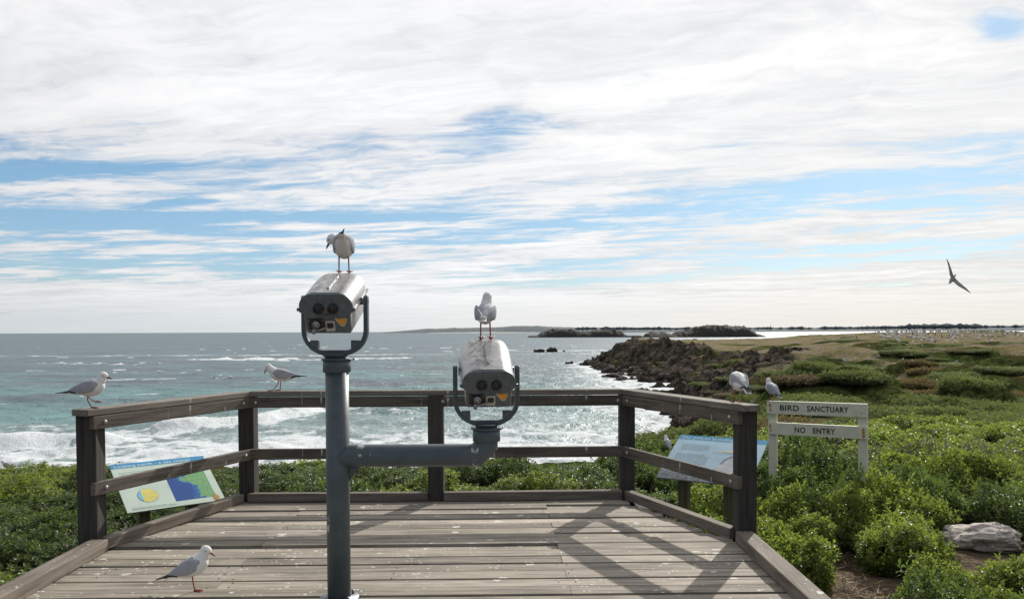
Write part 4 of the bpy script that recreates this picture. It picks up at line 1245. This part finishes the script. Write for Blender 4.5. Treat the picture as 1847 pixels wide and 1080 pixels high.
# ------------------------------------------------------------------ gulls
def ico(sub):
    bm = bmesh.new(); bmesh.ops.create_icosphere(bm, subdivisions=sub, radius=1)
    v_ = np.array([q.co for q in bm.verts]); f_ = np.array([[q.index for q in fc.verts] for fc in bm.faces]); bm.free()
    return v_, f_
IV, IF = ico(2)
FM = ['f_white', 'f_grey', 'f_black', 'f_red', 'f_dark', 'f_eye']
class Bird:
    def __init__(self): self.p = []
    def ell(self, c, rad, rot=None, g=0):
        self.p.append((np.array(c, float), np.array(rad, float), np.eye(3) if rot is None else np.array(rot), g))
    def chain(self, pts, g, n=5):
        """pts: (x,y,z, lateral radius, vertical radius)"""
        pts = [np.array(q, float) for q in pts]
        out = []
        for i_ in range(len(pts) - 1):
            for k_ in range(n):
                t_ = k_ / n
                p0, p1, p2, p3 = pts[max(i_ - 1, 0)], pts[i_], pts[i_ + 1], pts[min(i_ + 2, len(pts) - 1)]
                out.append(.5 * (2 * p1 + (p2 - p0) * t_ + (2 * p0 - 5 * p1 + 4 * p2 - p3) * t_ ** 2 + (3 * p1 - p0 - 3 * p2 + p3) * t_ ** 3))
        out.append(pts[-1])
        for i_, q in enumerate(out):
            d = out[min(i_ + 1, len(out) - 1)][:3] - out[max(i_ - 1, 0)][:3]
            L = np.linalg.norm(d); d = d / L
            lat = np.cross([0, 0, 1.], d)
            lat = np.array([0, 1., 0]) if np.linalg.norm(lat) < .3 else lat / np.linalg.norm(lat)
            ver = np.cross(d, lat)
            al = max(L * .75, min(q[3], q[4]) * .8)
            self.ell(q[:3], (al, max(q[3], .0018), max(q[4], .0018)), np.stack([d, lat, ver], 1), g)
    def mesh(self, name, voxel=.003, legs=None, eyes=(), slope=0.0):
        V, F = [], []
        for i_, (c, rd, ro, g) in enumerate(self.p):
            V.append((IV * rd) @ ro.T + c); F.append(IF + i_ * len(IV))
        me = bpy.data.meshes.new('raw'); V = np.concatenate(V); F = np.concatenate(F)
        me.from_pydata(V.tolist(), [], F.tolist())
        o = bpy.data.objects.new('raw', me); COL.objects.link(o)
        rm = o.modifiers.new('r', 'REMESH'); rm.mode = 'VOXEL'; rm.voxel_size = voxel
        sm = o.modifiers.new('s', 'SMOOTH'); sm.factor = .5; sm.iterations = 4
        bpy.context.view_layer.update()
        dg = bpy.context.evaluated_depsgraph_get()
        me2 = bpy.data.meshes.new_from_object(o.evaluated_get(dg))
        COL.objects.unlink(o); bpy.data.objects.remove(o); bpy.data.meshes.remove(me)
        vv = np.zeros(len(me2.vertices) * 3); me2.vertices.foreach_get('co', vv); vv = vv.reshape(-1, 3)
        faces = [tuple(p.vertices) for p in me2.polygons]
        cen = np.array([vv[list(f)].mean(0) for f in faces])
        best = np.full(len(cen), 1e9); gi = np.zeros(len(cen), int)
        for c, rd, ro, g in self.p:
            q = (cen - c) @ ro / rd
            k_ = np.linalg.norm(q, axis=1)
            d = (k_ - 1) * rd.min()
            w_ = d < best
            best = np.where(w_, d, best); gi = np.where(w_, g, gi)
        mb = MB(); mb.smooth = True
        mb.v = [tuple(q) for q in vv]; mb.f = faces; mb.m = gi.tolist(); mb.t = [.5] * len(faces); mb.sm = [True] * len(faces)
        bpy.data.meshes.remove(me2)
        for lg in (legs or []):
            mb.mi = 3; hip, knee, foot, yaw = lg
            mb.tube([hip, knee, foot], [.0052, .0042, .0036], 8)
            f_ = Vector(foot)
            c, s = math.cos(yaw), math.sin(yaw)
            tp = lambda x, y, z: (f_.x + x * c - y * s, f_.y + x * s + y * c, f_.z + z + x * slope)
            a = [tp(-.008, 0, .004), tp(.042, .020, -.001), tp(.048, 0, -.001), tp(.042, -.020, -.001), tp(-.008, 0, -.002), tp(.042, .020, -.003), tp(.048, 0, -.003), tp(.042, -.020, -.003)]
            mb.smooth = False
            mb.add(a, [(0, 2, 1), (0, 3, 2), (4, 5, 6), (4, 6, 7), (0, 1, 5, 4), (3, 0, 4, 7), (1, 2, 6, 5), (2, 3, 7, 6)])
            mb.tube([tp(0, 0, .006), tp(.044, .021, 0)], [.003, .002], 6); mb.tube([tp(0, 0, .006), tp(.050, 0, 0)], [.003, .002], 6); mb.tube([tp(0, 0, .006), tp(.044, -.021, 0)], [.003, .002], 6)
            mb.smooth = True
        mb.mi = 5
        for e in eyes:
            mb.add(IV * .0034 + np.array(e), IF.tolist())
        me = bpy.data.meshes.new(name); me.from_pydata(mb.v, [], mb.f)
        for q in FM: me.materials.append(M[q])
        me.polygons.foreach_set('material_index', mb.m); me.polygons.foreach_set('use_smooth', mb.sm); me.update()
        return me
def gull_mesh(name, pitch=18, hip_z=.15, head=(.068, 0, .255), look=(0, -18), bill_dark=False, legs='both', legx=.0, lift=None, wing_spread=0, tail_up=0, puff=1.0, fwd=None, tips=1.0, cross=None, tipg=2, pst=.10, slope=0.0):
    B = Bird(); th_ = R(pitch); ca, sa = math.cos(th_), math.sin(th_)
    def T(x, y, z): return (x * ca - z * sa - .012, y, x * sa + z * ca + hip_z)
    def C(pts): return [T(*q[:3]) + (q[3] * puff, q[4] * puff) for q in pts]
    B.chain(C([(-.150, 0, .004, .010, .008), (-.120, 0, .002, .026, .020), (-.075, 0, -.002, .045, .040), (-.02, 0, -.004, .055, .058), (.03, 0, .002, .056, .060), (.062, 0, .012, .045, .048)]), 0)
    c0 = np.array(T(.045, 0, .016)); c2 = np.array(head)
    up_ = np.array([0, 0, 1.0])
    c1 = (c0 + c2) / 2 + np.array([.020, 0, .0]) * (1 if c2[2] > c0[2] else -.5)
    pts = []
    for i_ in range(6):
        t_ = i_ / 5; q = (1 - t_) ** 2 * c0 + 2 * t_ * (1 - t_) * c1 + t_ ** 2 * c2
        rr4 = .047 + (.0285 - .047) * t_ ** .8
        pts.append((*q, rr4, rr4))
    B.chain(pts, 0, 3)
    hy, hp = R(look[0]), R(look[1])
    hd = np.array([math.cos(hy) * math.cos(hp), math.sin(hy) * math.cos(hp), math.sin(hp)])
    lat = np.array([-math.sin(hy), math.cos(hy), 0]); ver = np.cross(hd, lat)
    B.ell(c2 + hd * .008 + ver * .002, (.037, .0275, .0295), np.stack([hd, lat, ver], 1), 0)
    b0 = c2 + hd * .036 - ver * .003; b1 = c2 + hd * .060 - ver * .006; b2 = c2 + hd * .078 - ver * .013
    g = 4 if bill_dark else 3
    B.chain([(*b0, .0080, .0088), (*b1, .0056, .0068), (*b2, .0026, .0032)], g, 4)
    for s in (-1, 1):
        w_ = 1 + wing_spread
        B.chain(C([(.058, s * .040 * w_, .016, .012, .018), (.030, s * .050 * w_, .014, .013, .040), (-.02, s * .050 * w_, .010, .012, .046), (-.075, s * .036 * w_, .010, .011, .034), (-.125, s * .018 * w_, .010, .008, .018), (-.150, s * .012 * w_, .010, .005, .010)]), 1, 5)
        B.chain(C([(-pst, s * (.030 - max(0, pst - .1) * .28) * w_, -.012 + max(0, pst - .1) * .3, .006, .013 - max(0, pst - .1) * .06), (-max(.150, pst + .02), s * .014 * w_ if cross is None else cross * .25 + s * .004, .002, .005, .010), (-.20, s * .008 * w_ if cross is None else cross * .55 + s * .002, .006 + tail_up, .004, .0065), (-.242 * tips, s * .014 * w_ if cross is None else cross + s * .001, .010 + tail_up, .0025, .0030)]), tipg, 4)
    # grey mantle between the wings
    B.chain(C([(.030, 0, .046, .040, .016), (-.03, 0, .042, .042, .014), (-.09, 0, .024, .026, .012), (-.13, 0, .014, .016, .008)]), 1, 4)
    B.chain(C([(-.13, 0, -.006, .020, .008), (-.17, 0, -.010 + tail_up * .5, .024, .0045), (-.20, 0, -.013 + tail_up, .026, .0032)]), 0, 4)
    lg = []
    hz = hip_z - .045
    if legs == 'both':
        lg = [((-.010, .028, hz), (-.014 + legx, .029, hz * .55), (legx, .030, .004), 0), ((-.010, -.028, hz), (-.014 + legx, -.029, hz * .55), (legx, -.030, .004), 0)]
    elif legs == 'stand':
        lg = [((-.014, -.012, hz), (-.010, -.010, hz * .55), (0, -.008, .004), 0)]
    elif legs == 'step':
        lg = [((-.004, -.02, hz), (-.006, -.02, hz * .55), (0.0, -.02, .004), 0), ((.0, .02, hz), (.012, .02, hz * .6), (.062, .02, .004), 0)]
    elif legs == 'lift':
        lg = [((-.030, -.012, hz), (-.034, -.012, hz * .60), (-.006, -.010, .004), 0), ((-.030, .018, hz), (-.034, .018, hz * .70), (.012, .018, hz * .42), 0)]
    ey = [c2 + hd * .020 + s * lat * .0262 + ver * .005 for s in (-1, 1)]
    return B.mesh(name, .003, lg, ey, slope)
def gull(label, loc, yaw, scale=1.0, group='silver gulls', **kw):
    o = bpy.data.objects.new('seagull', gull_mesh('seagull', **kw)); link(o)
    o.location = loc; o.rotation_euler = (0, 0, R(yaw)); o.scale = (scale,) * 3
    return tag(o, label, 'seagull', group)
CAPZ = 1.047
gull('white and grey gull on one leg on the deck planks, facing right', (-1.965, 4.885, .0035), 2, 1.0, pitch=22, hip_z=.155, head=(.062, 0, .256), look=(-12, -20), legs='stand')
gull('gull walking along the left rail with one foot raised, facing right', (-3.095, 5.87, CAPZ - .001), 8, 1.0, pitch=11, hip_z=.150, head=(.066, 0, .240), look=(-8, -12), bill_dark=True, legs='lift', tail_up=.0)
gull('gull striding left on the back rail with its bill pointing down', (-2.20, 7.525, CAPZ + .001), 186, 1.0, pitch=6, hip_z=.150, head=(.100, 0, .232), look=(6, -52), bill_dark=True, legs='step')
gull('gull on top of the taller viewer bending forward with tail raised', (-1.020, 4.863, 1.957), 97, 1.0, pitch=-20, hip_z=.154, head=(.050, .072, .218), look=(75, -50), bill_dark=True, legs='both', tail_up=.0, wing_spread=.06, tips=.95, puff=1.0, cross=-.022, pst=.165, slope=.36)
gull('gull on top of the lower viewer standing upright with its back turned', (-.160, 4.846, 1.547), 87, 1.0, pitch=10, hip_z=.158, head=(.062, -.005, .268), look=(0, -12), legs='both', wing_spread=.08, tips=.66, tipg=1, slope=.45)
gull('hunched gull on the right rail with its head hidden in front', (1.752, 6.17, CAPZ), 97, 1.0, pitch=14, hip_z=.160, head=(.085, 0, .190), look=(0, -60), legs='both', puff=1.14, tail_up=-.02, tips=.9)
gull('gull perched on the left end of the sign with its back turned', (3.462, 10.626, .662), 112, 1.05, pitch=28, hip_z=.155, head=(.055, 0, .262), look=(-40, -10), legs='both', puff=1.08, tips=.85)
gull('gull sitting among the shrubs left of the blue panel', (2.73, 14.0, -.53), 100, 1.0, pitch=30, hip_z=.15, head=(.055, 0, .26), look=(20, -10), legs='both')
gull('gull crouched at the far left edge where shrubs meet the surf', (-12.1, 19.0, tz(-12.1, 19) + .26), 160, 1.3, pitch=4, hip_z=.12, head=(.10, 0, .18), look=(0, -20), legs='both')
# flying gull
B = Bird()
B.chain([(-.20, 0, 0, .022, .004), (-.13, 0, 0, .022, .014), (-.06, 0, 0, .042, .038), (.02, 0, 0, .050, .048), (.08, 0, .005, .040, .038), (.12, 0, .008, .028, .028), (.15, 0, .008, .026, .027), (.175, 0, .006, .016, .018)], 0)
B.chain([(.182, 0, .002, .007, .008), (.215, 0, -.006, .003, .004)], 3, 4)
for s in (-1, 1):
    q = [(.03, s * .03, .02), (.055, s * .14, .06), (.045, s * .22, .09), (.0, s * .34, .115), (-.05, s * .47, .13)]
    ch = [.085, .080, .068, .044, .010]
    for i_ in range(24):
        t_ = i_ / 23 * 4; a = min(int(t_), 3); f_ = t_ - a
        c = np.array(q[a]) * (1 - f_) + np.array(q[a + 1]) * f_; wd = ch[a] * (1 - f_) + ch[a + 1] * f_
        B.ell(c - np.array([wd * .5, 0, 0]), (wd, .016, .006), None, 2 if t_ > 3.1 else 1)
me = B.mesh('seagull', .004, None, [(.165, .024, .014), (.165, -.024, .014)])
me.materials[0] = M['f_brown']; me.materials[1] = M['f_brown']
fg = bpy.data.objects.new('seagull', me); link(fg)
wv = Vector((.60, .05, -.80)).normalized(); fw = Vector((-.72, -.55, -.50)); fw = (fw - wv * fw.dot(wv)).normalized(); upv = fw.cross(wv)
mt = Matrix((fw, wv, upv)).transposed().to_4x4()
fg.matrix_world = Matrix.Translation((9.93, 18.0, 2.74)) @ mt
tag(fg, 'brownish gull in flight with wings spread over the headland', 'seagull', 'silver gulls')

# small gulls dotted over the headland slope and the colony on its top
def small_bird(name, kind, seed):
    B = Bird()
    if kind == 'gull':
        B.chain([(-.22, 0, .13, .01, .01), (-.1, 0, .14, .05, .05), (.0, 0, .17, .07, .07), (.06, 0, .24, .04, .05)], 1, 3); B.chain([(.0, 0, .14, .06, .05), (.07, 0, .22, .05, .05), (.08, 0, .30, .035, .035)], 0, 3); B.chain([(.11, 0, .29, .01, .01), (.15, 0, .28, .006, .006)], 3, 2)
        return B.mesh(name, .012, [((0, .03, .1), (0, .03, .06), (0, .03, 0), 0), ((0, -.03, .1), (0, -.03, .06), (0, -.03, 0), 0)])
    if kind == 'pelican':
        B.chain([(-.45, 0, .45, .06, .03), (-.2, 0, .5, .2, .16), (.1, 0, .55, .24, .22), (.3, 0, .62, .14, .16)], 0, 3)
        B.chain([(-.5, 0, .46, .12, .03), (-.2, 0, .58, .2, .1), (.0, 0, .66, .2, .08)], 2, 3)
        B.chain([(.3, 0, .62, .09, .1), (.42, 0, .80, .06, .06), (.34, 0, 1.0, .05, .05), (.40, 0, 1.15, .07, .07)], 0, 3); B.chain([(.45, 0, 1.14, .03, .03), (.62, 0, .95, .03, .06), (.72, 0, .78, .012, .012)], 3, 3)
        return B.mesh(name, .03, [((0, .1, .4), (0, .1, .2), (0, .1, 0), 0), ((0, -.1, .4), (0, -.1, .2), (0, -.1, 0), 0)])
    if kind == 'sitting':
        B.chain([(-.5, 0, .12, .08, .04), (-.2, 0, .25, .24, .22), (.15, 0, .28, .26, .24), (.35, 0, .35, .12, .14)], 0, 3)
        B.chain([(-.5, 0, .2, .12, .04), (-.2, 0, .40, .2, .08), (.0, 0, .46, .18, .06)], 2, 3)
        B.chain([(.3, 0, .35, .08, .09), (.4, 0, .55, .06, .06), (.32, 0, .66, .07, .06)], 0, 3); B.chain([(.36, 0, .66, .03, .03), (.5, 0, .48, .02, .04)], 3, 3)
        return B.mesh(name, .03, None)
    B.chain([(-.25, 0, .12, .04, .03), (-.1, 0, .25, .1, .1), (.05, 0, .42, .11, .12), (.12, 0, .6, .06, .07), (.10, 0, .78, .04, .04), (.14, 0, .86, .05, .05)], 2, 3); B.chain([(.09, 0, .3, .08, .12), (.16, 0, .5, .06, .1), (.15, 0, .66, .04, .06)], 0, 3)
    return B.mesh(name, .025, None)
for i_, (p, q, d) in enumerate([(1523, 720, 60), (1647, 682, 78), (1693, 717, 62), (1707, 714, 62), (1717, 722, 60), (1733, 735, 56), (1697, 746, 52), (1784, 709, 66), (1820, 709, 66), (1585, 660, 90), (1725, 663, 88), (1664, 646, 105), (1568, 650, 102), (1782, 647, 104), (1628, 684, 78)]):
    if i_ == 0: sg0 = small_bird('small_gull', 'gull', 1)
    x, y = (p - 923.5) / 1437 * d, d
    o = bpy.data.objects.new('seagull', sg0); link(o)
    o.location = (x, y, tz(x, y) + .28); o.rotation_euler = (0, 0, rnd.uniform(0, 6.3)); o.scale = (1.25,) * 3
    tag(o, 'small white gull resting on the green headland slope', 'seagull', 'gulls on the headland slope')
pe = {'pelican': small_bird('pelican', 'pelican', 1), 'sitting': small_bird('pelican', 'sitting', 2), 'cormorant': small_bird('cormorant', 'cormorant', 3)}
n_, tries = 0, 0
while n_ < 270 and tries < 6000:
    tries += 1
    y = 135 + 120 * rnd.random() ** .7; p = rnd.choice([1600, 1640, 1668, 1700, 1735, 1790]) + rnd.gauss(0, 30)
    if not 1510 < p < 1860 or (p < 1570 and rnd.random() < .6): continue
    x = (p - 923.5) / 1437 * y
    kd = rnd.choice(['pelican', 'pelican', 'sitting', 'sitting', 'cormorant', 'cormorant', 'cormorant'])
    nm = 'cormorant' if kd == 'cormorant' else 'pelican'
    o = bpy.data.objects.new(nm, pe[kd]); link(o)
    s = rnd.uniform(.7, 1.02)
    o.location = (x, y, tz(x, y) - .02); o.rotation_euler = (0, 0, rnd.uniform(0, 6.3)); o.scale = (s,) * 3
    tag(o, {'pelican': 'white pelican standing in the colony on the headland top', 'sitting': 'pale pelican sitting in the colony on the headland top', 'cormorant': 'dark upright cormorant in the colony on the headland top'}[kd], nm, {'pelican': 'standing pelicans in the colony', 'sitting': 'sitting pelicans in the colony', 'cormorant': 'cormorants in the colony'}[kd])
    n_ += 1

# ------------------------------------------------------------------ sky, sun, camera
SUN_AZ, SUN_EL = R(27.2), R(31)
sv = Vector((math.sin(SUN_AZ) * math.cos(SUN_EL), math.cos(SUN_AZ) * math.cos(SUN_EL), math.sin(SUN_EL)))
W_ = bpy.data.worlds.new('World'); S.world = W_; W_.use_nodes = True
W_.node_tree.nodes.clear()
t = NT(W_.node_tree)
sky = t.n.new('ShaderNodeTexSky'); sky.sky_type = 'NISHITA'; sky.sun_disc = False; sky.sun_elevation = SUN_EL; sky.sun_rotation = SUN_AZ
sky.air_density = 1.0; sky.dust_density = .4; sky.ozone_density = 2.5
d = t.coord('Generated')
x, y, z = t.sep(d)
zp = t.math('MAXIMUM', z, 0.0)
zc = t.add(zp, .055)
px_, py_ = t.div(x, zc), t.div(y, zc)
az = t.math('ARCTAN2', x, y); el = t.math('ARCSINE', z)
tint = t.mix(t.ramp(el, .05, .20), (.78, .94, 1.14), (.82, 1.02, 1.10))
tint = t.mix(t.ramp(az, -.75, .1), t.mix(1.0, tint, (1.22, 1.22, 1.22), 'MULTIPLY'), tint)
bg = t.n.new('ShaderNodeBackground'); t.l.new(t.mix(1.0, sky.outputs[0], tint, 'MULTIPLY'), bg.inputs[0]); bg.inputs[1].default_value = .080
phi = R(14)
al = t.add(t.mul(px_, -math.cos(phi)), t.mul(py_, math.sin(phi)))
ac = t.add(t.mul(px_, math.sin(phi)), t.mul(py_, math.cos(phi)))
wq = t.noise(t.comb(px_, py_, 2.0), .9, 4, .55, 0, 1)
wx_ = t.sep(wq)
al2 = t.add(al, t.mul(t.sub(wx_[0], .5), 1.3)); ac2 = t.add(ac, t.mul(t.sub(wx_[1], .5), .55))
n1 = t.noise(t.comb(t.mul(al2, .36), t.mul(ac2, .85), 1.7), 1.0, 8, .62, .3)
n2 = t.noise(t.comb(t.mul(al2, 1.2), t.mul(ac2, 3.1), 4.2), 1.0, 10, .62, .25)
n3 = t.noise(t.comb(t.mul(al2, 4.6), t.mul(ac2, 8.5), 8.0), 1.0, 9, .66, .35)
n4 = t.noise(t.comb(t.mul(al2, .8), t.mul(ac2, 14.0), 15.0), 1.0, 8, .62, .3)
# low bands: thin streaks stacked towards the horizon, driven by height angle
lb = t.noise(t.comb(t.mul(az, 2.4), t.mul(t.sub(el, t.mul(az, .035)), 46.0), 3.0), 1.0, 7, .62, .7)
cov = t.add(t.add(t.mul(n1, .46), t.mul(n2, .60)), t.add(t.mul(n3, .30), t.mul(n4, .14)))
lowf = t.ramp(el, .08, .21, 1.0, 0.0)
lb2 = t.noise(t.comb(t.mul(az, 7.0), t.mul(t.sub(el, t.mul(az, .045)), 110.0), 9.0), 1.0, 7, .65, .9)
cov = t.add(t.sub(cov, .10), t.mul(t.add(t.mul(t.sub(lb, .5), 1.15), t.mul(t.sub(lb2, .5), .95)), lowf))
def gauss(a0, e0, sa, se, amp, tilt=0.0):
    u = t.sub(az, a0); v_ = t.sub(t.sub(el, e0), t.mul(u, tilt))
    q = t.add(t.math('POWER', t.div(u, sa), 2.0), t.math('POWER', t.div(v_, se), 2.0))
    return t.mul(t.math('EXPONENT', t.mul(q, -1.0)), amp)
bias = t.ramp(el, .17, .27, .07, .20)
for g in [(-.01, .250, .080, .032, -.25, .10), (-.52, .174, .17, .013, -.20, .16), (-.46, .122, .28, .032, -.13, .05), (-.05, .140, .45, .018, -.10, .02),
          (.43, .180, .22, .020, -.08, .12), (.58, .190, .16, .030, -.02, .1), (.545, .310, .035, .020, -.38, -.2), (.27, .222, .07, .012, -.14, .1), (-.20, .34, .12, .02, -.08, .2),
          (-.35, .080, .40, .020, -.06, .03), (-.62, .2, .06, .02, -.08, .1), (.2, .148, .3, .012, -.08, .06), (-.42, .235, .05, .010, -.12, .1), (-.52, .255, .05, .010, -.08, .3)]:
    bias = t.add(bias, gauss(*g))
bias = t.add(bias, t.ramp(el, .028, .068, .45, .0))
cv = t.add(cov, bias)
back = t.ramp(t.math('ABSOLUTE', az), 1.1, 2.2, 0.0, -.16)
cv = t.add(cv, back)
mask = t.ramp(cv, .54, .77)
mask = t.ramp(mask, 0, 1, .04, .98, False)
# cloud radiance: brighter towards the sun
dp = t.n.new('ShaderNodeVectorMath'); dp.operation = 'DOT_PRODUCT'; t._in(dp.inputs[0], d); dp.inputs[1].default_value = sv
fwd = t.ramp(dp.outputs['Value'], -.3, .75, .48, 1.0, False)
tex = t.add(t.mul(n2, .62), t.mul(n3, .38))
gray = t.ramp(tex, .36, .60)
gray = t.add(t.mul(gray, .6), t.mul(t.ramp(n1, .36, .58), .4))
ccol = t.mix(gray, (.81, .825, .87), (1.02, 1.02, 1.025))
warm = t.mul(t.ramp(az, -.1, .55), t.ramp(el, .02, .22, 1.0, .25))
ccol = t.mix(t.mul(warm, .8), ccol, t.mix(gray, (.80, .78, .745), (.99, .97, .92)))
hz = t.ramp(el, .0, .07, .80, 0.0)
hcol = t.mix(t.ramp(az, -.5, .5), (.70, .755, .785), (.84, .81, .75))
ccol = t.mix(hz, ccol, hcol)
br = t.ramp(cv, .70, 1.05, .92, 1.02)
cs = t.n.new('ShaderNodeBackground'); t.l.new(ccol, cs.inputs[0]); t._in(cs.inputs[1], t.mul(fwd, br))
mx = t.n.new('ShaderNodeMixShader'); t.l.new(mask, mx.inputs[0]); t.l.new(bg.outputs[0], mx.inputs[1]); t.l.new(cs.outputs[0], mx.inputs[2])
wo = t.n.new('ShaderNodeOutputWorld'); t.l.new(mx.outputs[0], wo.inputs[0])
W_.cycles.sampling_method = 'MANUAL'; W_.cycles.sample_map_resolution = 1024

L = bpy.data.lights.new('sun', 'SUN'); L.energy = 4.6; L.angle = R(.55); L.color = (1.0, .955, .88)
lo = bpy.data.objects.new('sun', L); link(lo); lo.rotation_euler = (-sv).to_track_quat('-Z', 'Y').to_euler()

cam = bpy.data.cameras.new('camera'); co = bpy.data.objects.new('camera', cam); link(co)
cam.sensor_width = 36; cam.lens = 1437 / 1847 * 36; cam.shift_y = (641 - 540) / 1847; cam.clip_start = .05; cam.clip_end = 200000
co.matrix_world = Matrix.Translation((0, 0, 1.6)) @ Matrix.Rotation(math.pi / 2 - R(1.73), 4, 'X') @ Matrix.Rotation(R(-.21), 4, 'Z')
S.camera = co
S.view_settings.view_transform = 'Standard'; S.view_settings.look = 'None'; S.view_settings.exposure = 0
S.render.engine = 'CYCLES'
S.cycles.use_denoising = True
S.cycles.max_bounces = 6; S.cycles.diffuse_bounces = 3; S.cycles.glossy_bounces = 3; S.cycles.transmission_bounces = 4; S.cycles.transparent_max_bounces = 6
S.cycles.caustics_reflective = False; S.cycles.caustics_refractive = False
S.cycles.sample_clamp_indirect = 4.0
